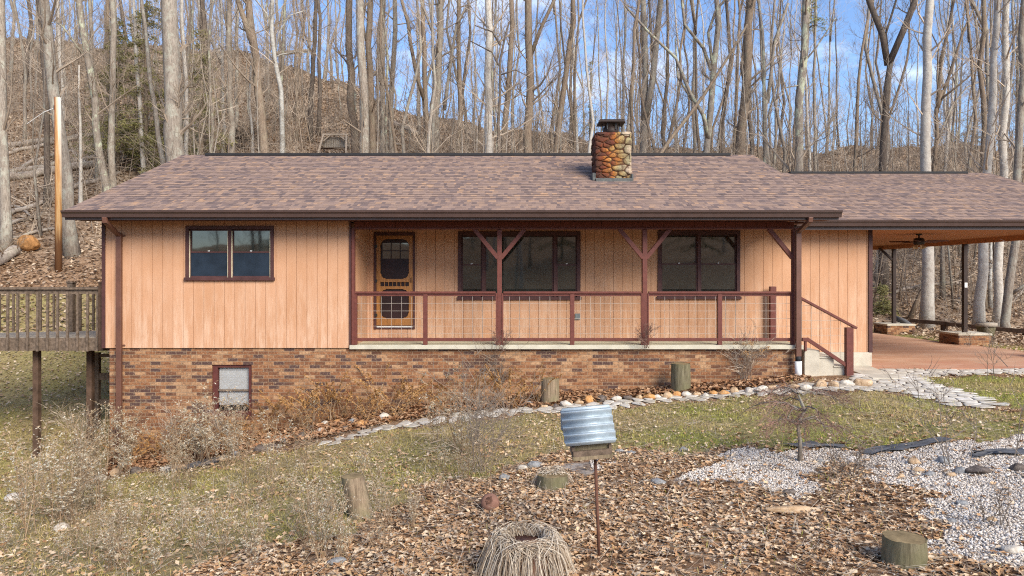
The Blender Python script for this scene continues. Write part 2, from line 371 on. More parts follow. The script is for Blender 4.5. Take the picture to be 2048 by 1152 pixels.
def chim_mat():
    m = N('stained_river_stone', .75, .3); p = m.obj(); s = m.n('ShaderNodeSeparateXYZ', {0: p})
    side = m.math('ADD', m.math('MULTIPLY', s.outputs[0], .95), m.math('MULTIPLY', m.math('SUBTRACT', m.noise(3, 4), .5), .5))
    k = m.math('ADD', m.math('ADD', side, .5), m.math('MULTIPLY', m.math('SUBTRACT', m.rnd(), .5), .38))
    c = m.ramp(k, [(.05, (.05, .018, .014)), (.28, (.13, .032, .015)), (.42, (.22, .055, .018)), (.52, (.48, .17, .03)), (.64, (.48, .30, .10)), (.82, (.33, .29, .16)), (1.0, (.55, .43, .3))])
    c = m.mix(m.ramp(m.noise(9, 8, .75), [(.42, .75), (.60, 0.0)]), c, (.08, .035, .018))
    m.base(c).bump(m.noise(16, 8, .75), .9, .03); return m.m
M['chim'] = chim_mat()
M['mortar'] = plain('dark_mortar', (.10, .05, .03), .9, .1, var=.4)
M['flash'] = plain('tarred_flashing', (.08, .085, .08), .6, .4, var=.6, sc=12)
# ------------------------------------------------------------------ terrain
_bx = [-60, -30, -14, -8.5, -7, -5.5, -3.8, -2.2, -.2, 3.1, 5.5, 7.5, 60]
_bz = [-4.4, -3.7, -3.1, -2.5, -2.2, -1.97, -1.58, -1.3, -1.1, -.86, -.63, -.61, -.61]
_sx = [(p-1024)*62/F for p in (0, 200, 400, 500, 600, 700, 800, 900, 1000, 1200, 1400, 1600, 2048)]
_sz = [CZ+(HOR-y)*62/F for y in (75, 88, 100, 106, 135, 178, 222, 240, 256, 285, 298, 296, 293)]
def sm(a, b, x):
    t = np.clip((x-a)/(b-a), 0, 1); return t*t*(3-2*t)
def terr(x, y):
    x = np.asarray(x, float); y = np.asarray(y, float)
    base = np.interp(x, _bx, _bz)
    crest = np.interp(x, _sx, _sz)
    w = sm(-9, 4, x)
    xl = np.clip(x, -60, 0)
    midz = 1.4+0*x
    l = np.where(y < 10, base+(midz-base)*np.clip((y+.8)/10.8, 0, 1)**1.25, midz+(crest-midz)*np.clip((y-10)/38, 0, 1))
    l = np.where(y < -.8, base, l)
    r = base+(crest-base)*np.clip((y-12.2)/35.8, 0, 1)**1.0
    z = l*(1-w)+r*w
    back = sm(48, 58, y)
    z = z-np.clip(y-48, 0, 200)*.22
    z = np.maximum(z, -4)
    amp = .02+.35*sm(14, 34, y)
    z = z+amp*(np.sin(x*.55+y*.23+1.3)*np.cos(y*.41-x*.17)+.5*np.sin(x*1.3-y*.9))*(1-.6*back)
    z = z+.018*np.sin(x*2.1+.4)*np.sin(y*2.7+1.1)
    # unseen wooded hill behind the camera, shaped for what the window panes reflect
    z = z+np.clip(-20-y, 0, 60)*.15+.6*sm(-22, -40, y)*np.sin(x*.4+y*.3)
    z = z-.07*sm(6.3, 7.6, x)*(1-sm(12.4, 13.6, x))*sm(.9, 1.15, y)*(1-sm(11.4, 12.4, y))
    return z
def tz(x, y): return float(terr(x, y))
def proj(x, y, z):
    d = y-CY; d = np.where(d > .5, d, np.nan)
    return 1024+x*F/d, HOR-(z-CZ)*F/d
def hit(px, py, d0=3.0, d1=150):
    prev = None
    for i in range(2000):
        d = d0*(1+i*.004)+i*.002
        if d > d1: break
        x = (px-1024)*d/F; z = CZ+(HOR-py)*d/F
        g = tz(x, d+CY)
        if z <= g: return Vector((x, d+CY, g))
    d = d1*.42; x = (px-1024)*d/F
    return Vector((x, d+CY, tz(x, d+CY)))
def ground(px, d):
    x = (px-1024)*d/F; return Vector((x, d+CY, tz(x, d+CY)))
def inpoly(px, py, poly):
    px = np.asarray(px); r = np.zeros(px.shape, bool); n = len(poly)
    for i in range(n):
        x0, y0 = poly[i]; x1, y1 = poly[(i+1) % n]
        c = ((y0 > py) != (y1 > py)) & (px < (x1-x0)*(py-y0)/((y1-y0) or 1e-9)+x0); r ^= c
    return r
def to_world(poly):
    out = []
    for p in poly:
        h = hit(*p); out.append((h.x, h.y))
    return out
G_POLY = [[(1330,957),(1400,940),(1455,915),(1500,900),(1600,896),(1730,905),(1745,918),(1700,938),(1640,932),(1622,955),(1635,985),(1600,992),(1500,975),(1400,963)],
          [(1700,908),(1800,893),(1870,886),(2040,879),(2300,870),(2600,1400),(2080,1190),(1990,1130),(1900,1112),(1855,1092),(1845,1062),(1838,1040),(1855,1000),(1835,978),(1780,968),(1735,942)],
          [(1135,925),(1180,918),(1215,930),(1200,946),(1150,944)]]
LAWN = [(-900,1010),(-100,990),(180,965),(430,925),(640,893),(800,860),(1000,836),(1200,822),(1340,806),(1500,795),(1640,789),(1760,784),(1850,800),(2000,825),(2048,822),(2700,800),(2700,870),(2048,878),(1850,886),(1720,900),(1600,893),(1500,893),(1400,905),(1330,905),(1260,893),(1220,915),(1130,905),(1050,915),(960,955),(860,970),(790,1010),(700,1060),(560,1090),(420,1120),(100,1220),(-900,1300)]
LAWN2 = [(1830,756),(2048,753),(2700,750),(2700,812),(2048,818),(1990,806),(1920,790),(1850,770)]
BEDP = [(216,955),(430,915),(640,880),(800,842),(1000,819),(1200,805),(1340,791),(1500,777),(1720,755),(1600,735),(1340,765),(1000,790),(800,812),(640,835),(216,890)]
LP_W = [to_world(g) for g in G_POLY]
LAWN_W, LAWN2_W, BED_W = to_world(LAWN), to_world(LAWN2), to_world(BEDP)
def zones(x, y):
    jx = x+.13*np.sin(y*6.1+x*2.3)+.07*np.sin(x*17+y*11)+.04*np.sin(y*41+x*23); jy = y+.13*np.sin(x*5.3-y*1.7)+.07*np.sin(x*13-y*19)+.04*np.sin(x*37-y*29)
    g = np.zeros(x.shape, bool)
    for p in LP_W: g |= inpoly(jx, jy, p)
    lawn = inpoly(jx, jy, LAWN_W) | inpoly(jx, jy, LAWN2_W)
    back = ((y > -1.2) & (y < 9) & (x < -7.8))
    lawn = (lawn | back | ((y > 1) & (y < 12) & (x > 7) & (x < 14))) & ~g
    return g, lawn
def axis_pts(a, b, step, A, B):
    mid = list(np.arange(a, b, step)); s = step; v = b
    hi = []
    while v < B: s *= 1.14; hi.append(v); v += s
    hi.append(B); s = step; v = a; lo = []
    while v > A: s *= 1.14; v -= s; lo.append(v)
    return np.array(lo[::-1]+mid+hi)
gx = axis_pts(-9, 12, .11, -420, 420); gy = axis_pts(-10, 1.5, .11, -420, 420)
def mid_refine(g, step, a, b):
    out = []
    for u, v in zip(g[:-1], g[1:]):
        out.append(u)
        if v > a and u < b and v-u > step:
            k = int(math.ceil((v-u)/step)); out += [u+(v-u)*i/k for i in range(1, k)]
    out.append(g[-1]); return np.array(out)
gx = mid_refine(gx, .6, -50, 50); gy = mid_refine(gy, .5, 1, 62)
XX, YY = np.meshgrid(gx, gy); ZZ = terr(XX, YY)
nx, ny = len(gx), len(gy)
vv = np.stack([XX.ravel(), YY.ravel(), ZZ.ravel()], 1)
ii = np.arange(nx*ny).reshape(ny, nx)
ff = np.stack([ii[:-1, :-1], ii[:-1, 1:], ii[1:, 1:], ii[1:, :-1]], -1).reshape(-1, 4)
def np_mesh(name, v, f):
    me = bpy.data.meshes.new(name); k = f.shape[1]
    me.vertices.add(len(v)); me.vertices.foreach_set('co', np.asarray(v, np.float32).ravel())
    me.loops.add(f.size); me.loops.foreach_set('vertex_index', f.astype(np.int32).ravel())
    me.polygons.add(len(f)); me.polygons.foreach_set('loop_start', np.arange(0, f.size, k, dtype=np.int32))
    me.update(calc_edges=True); return me
gm = np_mesh('ground', vv, ff)
gz, lz = zones(vv[:, 0], vv[:, 1])
cola = gm.color_attributes.new('zone', 'FLOAT_COLOR', 'POINT')
cd = np.zeros((len(vv), 4), np.float32); cd[:, 0] = gz; cd[:, 1] = lz; cd[:, 2] = sm(8, 14, vv[:, 1]); cd[:, 3] = 1
cola.data.foreach_set('color', cd.ravel())
def ground_mat():
    m = N('ground', .95, .1); p = m.obj(world=True)
    a = m.n('ShaderNodeAttribute', attribute_name='zone'); s = m.n('ShaderNodeSeparateColor', {0: a.outputs['Color']})
    leafn = m.vor(16, p, out='Color'); lv = m.n('ShaderNodeSeparateColor', {0: leafn}).outputs[0]
    leafc = m.ramp(m.math('ADD', m.math('MULTIPLY', lv, .6), m.math('MULTIPLY', m.noise(4, 6, .7, p), .5)), [(.2, (.07, .04, .025)), (.42, (.20, .11, .06)), (.62, (.32, .19, .105)), (.85, (.46, .30, .18))])
    grassc = m.ramp(m.noise(9, 8, .75, p), [(.3, (.19, .145, .065)), (.5, (.34, .26, .12)), (.7, (.48, .37, .20))])
    grassc = m.mix(m.math('MULTIPLY', m.ramp(m.noise(.55, 5, .65, p), [(.42, 0.0), (.60, .6)]), east(m)), grassc, (.21, .24, .045))
    hl = m.n('ShaderNodeSeparateColor', {0: m.vor(7, p, out='Color')}).outputs[0]
    hill = m.ramp(m.math('ADD', m.math('MULTIPLY', hl, .5), m.math('MULTIPLY', m.noise(1.5, 8, .75, p), .65)), [(.25, (.13, .09, .062)), (.45, (.26, .18, .12)), (.62, (.37, .27, .185)), (.85, (.50, .39, .28))])
    hill = m.mix(m.ramp(m.noise(.22, 5, .6, p), [(.45, 0.0), (.65, .45)]), hill, (.26, .145, .07))
    grav = m.mix(m.noise(60, 3, .7, p), (.30, .24, .19), (.55, .50, .45)); grav = m.mix(m.ramp(m.noise(2.2, 6, .7, p), [(.5, 0.0), (.62, .8)]), grav, (.20, .13, .085))
    c = m.mix(m.ramp(s.outputs[1], [(.3, 0.0), (.7, 1.0)]), leafc, grassc)
    c = m.mix(s.outputs[2], c, hill)
    c = m.mix(m.ramp(s.outputs[0], [(.3, 0.0), (.7, 1.0)]), c, grav)
    m.base(c).bump(m.math('ADD', m.noise(14, 8, .75, p), m.math('MULTIPLY', m.vor(12, p), .6)), .9, .06); return m.m
tag(link_mesh('ground', gm, ground_mat(), smooth=True), 'sloping yard and leaf covered hillside', None, None, 'structure')
# ------------------------------------------------------------------ house
house = empty('ranch_house', (0, 0, 0), 'single storey peach sided ranch house on a brick basement with porch and carport', 'house')
YB = 1.4                               # plane of the recessed wall
XL, XR, XE = X(208), X(1604), X(1737, YB)
def cuts(a, b, holes):
    e = sorted({a, b, *[h for q in holes for h in q[:2] if a < h < b]}); return list(zip(e[:-1], e[1:]))
def planks(mb, x0, x1, z0, z1, put, holes=(), w=.2032, off=0, gap=.007):
    x = x0-off
    while x < x1:
        a, b = max(x0, x), min(x1, x+w-gap)
        if b-a > .004:
            for u, v in cuts(a, b, holes):
                segs = [(z0, z1)]
                for h in holes:
                    if h[0] <= u+1e-6 and h[1] >= v-1e-6:
                        n = []
                        for s0, s1 in segs:
                            if h[2] > s0: n.append((s0, min(s1, h[2])))
                            if h[3] < s1: n.append((max(s0, h[3]), s1))
                        segs = [q for q in n if q[1]-q[0] > 1e-4]
                for s0, s1 in segs: put(u, v, s0, s1)
        x += w
def wall(name, x0, x1, z0, z1, Y, holes=(), mat='siding', off=0, back=.14, w=.2032):
    mb = MB(); planks(mb, x0, x1, z0, z1, lambda u, v, a, b: mb.box(u, v, Y, Y+.012, a, b), holes, w, off)
    o = mb.build(name, M[mat], house)
    bb = MB(); planks(bb, x0, x1, z0, z1, lambda u, v, a, b: bb.box(u, v, Y+.0125, Y+back, a, b), holes, 100, 0, 0)
    bb.build('wall_sheathing', M['groove'], o); return o
W1 = (X(374), X(546), Z(556), Z(454))
WB = (X(422), X(502), Z(834), Z(730))
D0 = (X(748, YB), X(830, YB), Z(658, YB), Z(465, YB))
W2 = (X(918, YB), X(1159, YB), Z(595, YB), Z(465, YB))
W3 = (X(1317, YB), X(1478, YB), Z(594, YB), Z(463, YB))
wall('siding_wall', XL, X(700), Z(696), 2.56, 0, [W1], off=.06)
wall('siding_wall', X(726, YB), XE, -.29, 2.62, YB, [D0, W2, W3], off=.05)
# side walls: left gable side, porch return, right end, back
mb = MB(); sb = MB()
for (xp, ya, yb, s) in ((XL, .02, 8.4, -1), (X(706)-.01, .03, YB, 1), (XE, YB+.03, 8.4, 1)):
    y = ya
    while y < yb:
        mb.box(xp, xp+s*.012, y, min(yb, y+.194), -.06 if xp < 6 else -.29, 2.56); y += .2032
    sw = mb.build('side_siding', M['siding'], house); mb = MB(); sb = MB(); sb.box(xp-s*.002, xp-s*.12, ya, yb, -.06 if xp < 6 else -.29, 2.56); sb.build('wall_sheathing', M['groove'], sw)
mb = MB().box(XL, XE, 8.4, 8.55, -3.2, 2.56); mb.build('back_wall', M['siding'], house)
mb = MB()
for xp, zz in ((XL+.02, 0), (5.7, 0)):
    mb.prism([(-.05, 2.5), (8.45, 2.5), (4.2, 4.40)], xp, xp+.1, 'x')
mb.prism([(1.5, 2.4), (10.6, 2.4), (6.05, 4.18)], 13.0, 13.1, 'x')
mb.build('gable_wall', M['siding'], house)
# corner trims
mb = MB()
mb.box(XL-.035, XL+.03, -.022, .10, Z(696), 2.5)
mb.box(X(700)-.01, X(703)-.008, -.022, .03, Z(696), 2.5)
mb.build('corner_trim', M['dark_trim'], house)
mb = MB().box(X(726, YB)-.0, X(729.5, YB)+.01, YB-.025, YB-.002, 0.01, 2.42).box(XE-.005, XE+.075, YB-.03, YB+.08, -.30, 2.5)
mb.build('corner_trim', M['dark_trim'], house)
# brick basement
bx0, bx1, bz1 = X(217), X(1603), Z(697)
mb = MB(); planks(mb, bx0, bx1, -3.2, bz1, lambda u, v, a, b: mb.box(u, v, .035, .25, a, b), [(WB[0], WB[1], WB[2], WB[3])], 100, 0, 0)
mb.box(bx0, bx0+.2, .251, 8.39, -3.2, -.062).box(bx1-.2, bx1, .251, 1.6, -3.2, -.09)
bw = mb.build('brick_wall', M['brick'], house)
mb = MB(); x = WB[0]-.02
while x < WB[1]-.0: mb.box(x, x+.058, -.03, .034, Z(848), Z(838)); x += .068
mb.build('brick_sill', M['brick'], bw)
# porch slab and floor
mb = MB().box(X(700), X(1605), -.05, .05, Z(698), 0).box(X(709), X(1605), .0505, YB, -.10, -.001)
pf = mb.build('porch_floor', M['slab_edge'], house, bevel=.004)
MB().box(X(709)+.02, X(1600), .06, YB-.002, -.0005, .004).build('floor_paint', M['porch_paint'], pf)
MB().box(X(709)-.1, XR+.05, .03, YB, 2.40, 2.43).build('porch_ceiling', M['soffit'], house)
# right foundation, steps
mb = MB().box(X(1604)+.01, XE+.06, YB-.03, YB+.3, -1.0, -.295)
mb.build('block_foundation', M['concrete'], house, bevel=.006)
st = MB().box(X(1610), X(1640), .02, YB-.04, -.9, Z(701)).box(X(1640)+.001, X(1670), .05, YB-.04, -.9, Z(717)).box(X(1670)+.001, X(1699), .05, YB-.04, -.9, Z(735))
st.box(X(1639), X(1671.5), .03, YB-.035, Z(717)+.001, Z(717)+.035).box(X(1669), X(1700.5), .03, YB-.035, Z(735)+.001, Z(735)+.03)
st.build('steps', M['concrete'], house, bevel=.006)
# roof
def roof_slope(mb, x0, x1, ye, ze, yr, zr, seed):
    rr = random.Random(seed); n = int(round(math.hypot(yr-ye, zr-ze)/.1429))
    dy, dz = (yr-ye)/n, (zr-ze)/n; sg = 1 if yr > ye else -1
    for i in range(n):
        a = (ye+dy*i, ze+dz*i); b = (ye+dy*(i+1), ze+dz*(i+1)); x = x0-rr.random()*.2
        while x < x1:
            w = rr.choice((.05, .07, .085, .10, .12, .15)); u, v = max(x0, x), min(x1, x+w); x += w
            if v-u < .01: continue
            t = .0065+(.004 if rr.random() < .5 else 0); q = len(mb.v); dd = rr.uniform(-.006, .006)
            mb.v += [(u, a[0]-sg*.008, a[1]+t+dd*.0), (v, a[0]-sg*.008, a[1]+t), (v, b[0], b[1]+.004), (u, b[0], b[1]+.004), (u, a[0]-sg*.008, a[1]-.004), (v, a[0]-sg*.008, a[1]-.004)]
            mb.f += [(q, q+1, q+2, q+3), (q+4, q+5, q+1, q)] if sg > 0 else [(q+3, q+2, q+1, q), (q, q+1, q+5, q+4)]
def deck_under(x0, x1, ye, ze, yr, zr, th=.13):
    y2 = 2*yr-ye
    return [(ye, ze-.006), (yr, zr-.006), (y2, ze-.006), (y2, ze-th), (yr, zr-th), (ye, ze-th)]
XRL, XRR = -8.44, 6.17
mb = MB(); roof_slope(mb, XRL, XRR, -.6, 2.60, 4.2, 4.456, 1); roof_slope(mb, XRL, XRR, 9.0, 2.60, 4.2, 4.456, 2)
rf = mb.build('roof', [M['shingle'], M['tab_edge']], house); rf.data.polygons.foreach_set('material_index', [0 if abs(p_.normal.z) > .5 else 1 for p_ in rf.data.polygons])
mb = MB().prism(deck_under(XRL, XRR, -.59, 2.60, 4.2, 4.45), XRL+.012, XRR-.012, 'x'); mb.build('rake_board', M['gutter'], rf)
MB().box(X(415, 4.2), X(1458, 4.2), 4.05, 4.35, 4.42, 4.482).build('ridge_vent', M['vent'], rf)
MB().box(XRL+.03, XRR-.03, -.56, .0, 2.44, 2.462).build('soffit', M['soffit'], rf)
CE = .9
mb = MB(); roof_slope(mb, 5.81, 13.45, CE, 2.535, 6.05, 4.26, 3); roof_slope(mb, 6.2, 13.45, 11.2, 2.535, 6.05, 4.26, 4)
cr_ = mb.build('carport_roof', [M['shingle'], M['tab_edge']], house); cr_.data.polygons.foreach_set('material_index', [0 if abs(p_.normal.z) > .5 else 1 for p_ in cr_.data.polygons])
MB().prism(deck_under(0, 0, CE+.01, 2.535, 6.05, 4.255), 5.82, 13.43, 'x').build('rake_board', M['gutter'], cr_)
MB().box(X(1577, 6.05), X(1930, 6.05), 5.9, 6.2, 4.225, 4.285).build('ridge_vent', M['vent'], cr_)
# carport ceiling, beams
mb = MB()
y = 1.05
while y < 11.0: mb.box(XE+.08 if y > YB-.05 else 6.0, 13.3, y, y+.135, 2.405, 2.42); y += .14
mb.build('carport_ceiling', M['ceil'], house)
mb = MB().box(13.0, 13.12, .95, 11.1, 2.27, 2.40).box(XE+.1, 12.99, 10.95, 11.08, 2.27, 2.40); mb.build('carport_beam', M['ceil'], house)
mb = MB().box(5.9, 13.4, CE+.02, CE+.06, 2.33, 2.50); mb.build('fascia', M['gutter'], house)
# gutters
def gutter(name, x0, x1, yb, zt):
    prof = [(yb, zt-.125), (yb-.07, zt-.125), (yb-.085, zt-.06), (yb-.115, zt-.03), (yb-.12, zt), (yb-.108, zt), (yb-.10, zt-.022), (yb-.07, zt-.05), (yb-.06, zt-.11), (yb-.008, zt-.11), (yb-.008, zt), (yb, zt)]
    mb = MB().prism(prof, x0, x1, 'x').prism([(yb-.012, zt-.12), (yb-.066, zt-.12), (yb-.08, zt-.06), (yb-.11, zt-.03), (yb-.112, zt-.006), (yb-.012, zt-.006)], x0+.001, x0+.006, 'x')
    mb.prism([(yb-.012, zt-.12), (yb-.066, zt-.12), (yb-.08, zt-.06), (yb-.11, zt-.03), (yb-.112, zt-.006), (yb-.012, zt-.006)], x1-.006, x1-.001, 'x')
    return mb.build(name, M['gutter'], house)
gutter('gutter', XRL-.01, XRR+.02, -.60, 2.59); MB().box(XRL, XRR, -.598, -.57, 2.42, 2.585).build('fascia', M['gutter'], house)
gutter('gutter', 5.95, 13.5, CE, 2.525)
# downspouts
mb = MB(); xa, xb_ = X(219, -.5), X(238.5, -.05)
mb.bar((xa, -.66, 2.47), (xa, -.64, 2.36), .085, .065, (0, 1, 0)).bar((xa, -.63, 2.38), (xb_, -.07, 2.16), .085, .065).bar((xb_, -.055, 2.2), (xb_, -.055, Z(905)), .1, .075, (0, 1, 0))
for z in (Z(473), Z(692), Z(800)): mb.box(xb_-.1, xb_+.1, -.02, -.003, z, z+.03)
mb.build('downspout', M['down'], house, bevel=.008)
mb = MB(); xa, xb_ = X(1614, -.5), X(1595.5, -.09)
mb.bar((xa, -.66, 2.47), (xa, -.64, 2.38), .085, .065, (0, 1, 0)).bar((xa, -.63, 2.40), (xb_, -.13, 2.22), .085, .065).bar((xb_, -.115, 2.25), (xb_, -.115, Z(712)), .105, .075, (0, 1, 0))
ds = mb.build('downspout', M['down'], house, bevel=.008)
MB().tube([(xb_, -.115, Z(711)), (xb_, -.115, Z(722))], .055, 12).build('adapter', M['vent'], ds, True)
MB().tube([(xb_, -.115, Z(721)), (xb_, -.115, Z(757))], .066, 16).build('drain_pipe', M['white'], ds, True)
# windows
def window(x0, x1, z0, z1, Y, lights, trim='dark_trim', style='double', tw=.065):
    fr = MB(); f = .03
    fr.box(x0-.02, x1+.02, Y-f, Y+.005, z1-tw+.02, z1+.02).box(x0-.02, x0+tw-.02, Y-f, Y+.005, z0, z1-tw+.02).box(x1-tw+.02, x1+.02, Y-f, Y+.005, z0, z1-tw+.02)
    w = empty('window', parent=house)
    MB().box(x0-.04, x1+.04, Y-.055, Y+.005, z0-.05, z0+.012).build('sill', M[trim], w, bevel=.004)
    ax, bx = x0+tw-.02, x1-tw+.02; tot = sum(l[0] for l in lights); mull = .06
    avail = bx-ax-mull*(len(lights)-1); x = ax; zt = z1-tw+.02; zb = z0+.012
    for i, (fr_w, kind) in enumerate(lights):
        wd = avail*fr_w/tot; a, b = x, x+wd; x = b+mull
        if i < len(lights)-1: fr.box(b, b+mull, Y-f+.004, Y+.07, zb, zt)
        sh = MB(); s = .028
        if kind == 'fixed':
            sh.box(a, a+s, Y+.01, Y+.05, zb, zt).box(b-s, b, Y+.01, Y+.05, zb, zt).box(a+s, b-s, Y+.01, Y+.05, zb, zb+s).box(a+s, b-s, Y+.01, Y+.05, zt-s, zt)
            MB().box(a+s, b-s, Y+.03, Y+.036, zb+s, zt-s).build('pane', M['glass'], w)
            sh.build('sash', M['dark_trim'], w)
        else:
            zm = (zb+zt)/2+.01
            sh.box(a, a+s, Y+.005, Y+.03, zb, zm).box(b-s, b, Y+.005, Y+.03, zb, zm).box(a, b, Y+.005, Y+.03, zm, zm+.03).box(a, b, Y+.005, Y+.03, zb, zb+s)
            sh.box(a, a+s, Y+.035, Y+.06, zm, zt).box(b-s, b, Y+.035, Y+.06, zm, zt).box(a+s, b-s, Y+.035, Y+.06, zt-s, zt)
            sh.build('sash', M['dark_trim'], w)
            MB().box(a+s, b-s, Y+.045, Y+.05, zm+.03, zt-s).build('pane', M['glass'], w)
            MB().box(a+s, b-s, Y+.015, Y+.02, zb+s, zm).build('pane', M['glass_blue'] if kind == 'blue' else M['glass'], w)
            MB().box((a+b)/2-.02, (a+b)/2+.02, Y-.004, Y+.004, zm+.03, zm+.045).build('latch', M['white'], w)
            if kind == 'blue':
                MB().box(a+.002, a+.018, Y-.01, Y+.0045, zb, zt-.03).box(b-.018, b-.002, Y-.01, Y+.0045, zb, zt-.03).build('jamb_liner', M['cream'], w)
    fr.build('frame', M[trim], w, bevel=.003)
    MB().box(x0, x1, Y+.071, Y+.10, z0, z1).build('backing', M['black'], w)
    return w
window(*W1, 0, [(1, 'blue'), (1, 'blue')], 'dark_trim')
window(*W2, YB, [(1, 'double'), (3.35, 'fixed'), (1, 'double')], 'dark_trim', tw=.075)
window(*W3, YB, [(1, 'double'), (1, 'double')], 'dark_trim', tw=.075)
# basement window with blinds
a, b, c, d = WB; w = empty('window', parent=house); w['label'] = 'maroon framed basement window with white blinds'; Yb = .035
MB().box(a+.002, a+.10, Yb+.03, Yb+.12, c, d).box(b-.07, b-.002, Yb+.03, Yb+.12, c, d).box(a+.10, b-.07, Yb+.03, Yb+.12, d-.06, d-.002).box(a+.10, b-.07, Yb+.02, Yb+.12, c, c+.10).build('frame', M['maroon_dark'], w, bevel=.004)
MB().box(a+.10, b-.07, Yb+.05, Yb+.08, (c+d)/2-.016, (c+d)/2+.016).build('sash', M['deck'], w)
MB().box(a+.101, b-.071, Yb+.085, Yb+.089, c+.11, d-.07).build('pane', M['clear'], w)
mb = MB(); z = d-.08
while z > c+.20: mb.bar((a+.11, Yb+.105, z), (b-.08, Yb+.105, z), .036, .003, (0, 1, .45)); z -= .034
mb.build('blind', M['white'], w)
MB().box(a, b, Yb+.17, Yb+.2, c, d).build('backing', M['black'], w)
# screen door
dr = empty('screen_door', parent=house)
dx0, dx1, dz0, dz1 = X(753, YB), X(826, YB), Z(651, YB), Z(471, YB)
MB().box(D0[0], dx0, YB-.03, YB+.08, D0[2], D0[3]).box(dx1, D0[1], YB-.03, YB+.08, D0[2], D0[3]).box(dx0, dx1, YB-.03, YB+.08, dz1, D0[3]).box(dx0, dx1, YB-.02, YB+.08, D0[2], dz0).build('frame', M['dark_trim'], dr, bevel=.003)
def notched(x0, x1, z0, z1, r=.09, s=.035):
    q = []
    for cx, cz, a0 in ((x1, z0, 0), (x1, z1, 1), (x0, z1, 2), (x0, z0, 3)):
        sx = -1 if cx == x1 else 1; sz = 1 if cz == z0 else -1
        pa = [(cx+sx*(r+s), cz), (cx+sx*(r+s*.3), cz+sz*s*.55), (cx+sx*r*.75, cz+sz*s*.6), (cx+sx*s*.6, cz+sz*r*.75), (cx+sx*s*.55, cz+sz*(r+s*.3)), (cx, cz+sz*(r+s))]
        if a0 in (1, 3): pa = pa[::-1]
        q += pa
    return q
def cut_panel(name, outer, holes, y0, y1, mat, parent):
    bm = bmesh.new()
    for loop in [outer]+holes:
        vs = [bm.verts.new((u, y0, w)) for u, w in loop]
        for i in range(len(vs)): bm.edges.new((vs[i], vs[(i+1) % len(vs)]))
    bmesh.ops.triangle_fill(bm, edges=bm.edges[:], use_beauty=True, normal=(0, -1, 0))
    r = bmesh.ops.extrude_face_region(bm, geom=bm.faces[:])
    bmesh.ops.translate(bm, verts=[g for g in r['geom'] if isinstance(g, bmesh.types.BMVert)], vec=(0, y1-y0, 0))
    bmesh.ops.recalc_face_normals(bm, faces=bm.faces[:])
    me = bpy.data.meshes.new(name); bm.to_mesh(me); bm.free(); return link_mesh(name, me, mat, parent)
u0, u1 = X(761, YB), X(818, YB)
rects = lambda x0, x1, z0, z1: [(x0, z0), (x1, z0), (x1, z1), (x0, z1)]
cut_panel('door_panel', rects(dx0+.004, dx1-.004, dz0+.004, dz1-.004), [notched(u0, u1, Z(558, YB), Z(478, YB)), rects(u0, u1, Z(572.5, YB), Z(564, YB)), notched(u0, u1, Z(637, YB), Z(578, YB))], YB-.022, YB+.012, M['doorwood'], dr)
mb = MB()
for i in range(1, 7): xx = u0+(u1-u0)*i/7; mb.tube([(xx, YB-.006, Z(572.5, YB)), (xx, YB-.006, Z(564, YB))], .008, 8)
mb.build('spindle', M['doorwood'], dr)
MB().box(dx0+.01, dx1-.01, YB+.02, YB+.024, dz0+.01, dz1-.01).build('screen', M['glass_dark'], dr)
mb = MB()
for i in range(3):
    for j in range(2):
        xa = X(765, YB)+i*.197; za = Z(484, YB)-(j+1)*.18; mb.box(xa, xa+.175, YB+.014, YB+.018, za, za+.16)
mb.build('door_lite', M['glass'], dr)
mb = MB().box(dx0-.03, dx0+.02, YB-.04, YB-.02, Z(493, YB)-.03, Z(493, YB)+.03).box(dx0-.03, dx0+.02, YB-.04, YB-.02, Z(562, YB)-.03, Z(562, YB)+.03).box(dx0-.03, dx0+.02, YB-.04, YB-.02, Z(630, YB)-.03, Z(630, YB)+.03)
mb.build('hinge', M['black'], dr)
MB().tube([(dx1-.035, YB-.023, Z(560, YB)-.05), (dx1-.035, YB-.06, Z(560, YB)-.03), (dx1-.035, YB-.06, Z(560, YB)+.03), (dx1-.035, YB-.023, Z(560, YB)+.05)], .008, 8).build('handle', M['black'], dr, True)
MB().box(dx0+.01, dx1-.01, YB-.028, YB-.022, Z(654.5, YB), Z(652.5, YB)).build('kick_strip', M['white'], dr)
o = MB().box(X(1150, YB), X(1160, YB), YB-.035, YB-.001, Z(639, YB), Z(627, YB)).build('outlet_cover', M['grey_plastic'], house, bevel=.008)
# porch beam, posts, braces
wall('porch_beam', X(709), X(1588), 2.315, 2.435, .0, mat='siding_dark', back=.11)
MB().box(X(704), X(1603), -.018, .12, Z(458.5), 2.313).build('beam_trim', M['maroon'], house)
MB().box(X(703.5), X(709.5), -.03, .07, .005, Z(456)).build('porch_post', M['maroon'], house, bevel=.003)
YP = .0
for k, (px, braces) in enumerate(((999, (-1, 1)), (1290, (-1, 1)), (1590, (-1,)))):
    x = X(px); pm = MB().box(x-.046, x+.046, YP, YP+.09, .003, Z(459)-.001)
    po = pm.build('porch_post', M['maroon'], house, bevel=.004)
    sh = MB().box(x-.075, x-.048, YP-.012, YP+.06, .004, 1.02).box(x+.048, x+.075, YP-.012, YP+.06, .004, 1.02)
    sh.build('stile', M['maroon'], po)
    for s in braces:
        MB().bar((x+s*.03, YP+.045+.002*s, Z(516)), (x+s*.50, YP+.045+.002*s, Z(458)), .082, .085, (0, 1, 0)).build('brace', M['maroon'], house, bevel=.003)
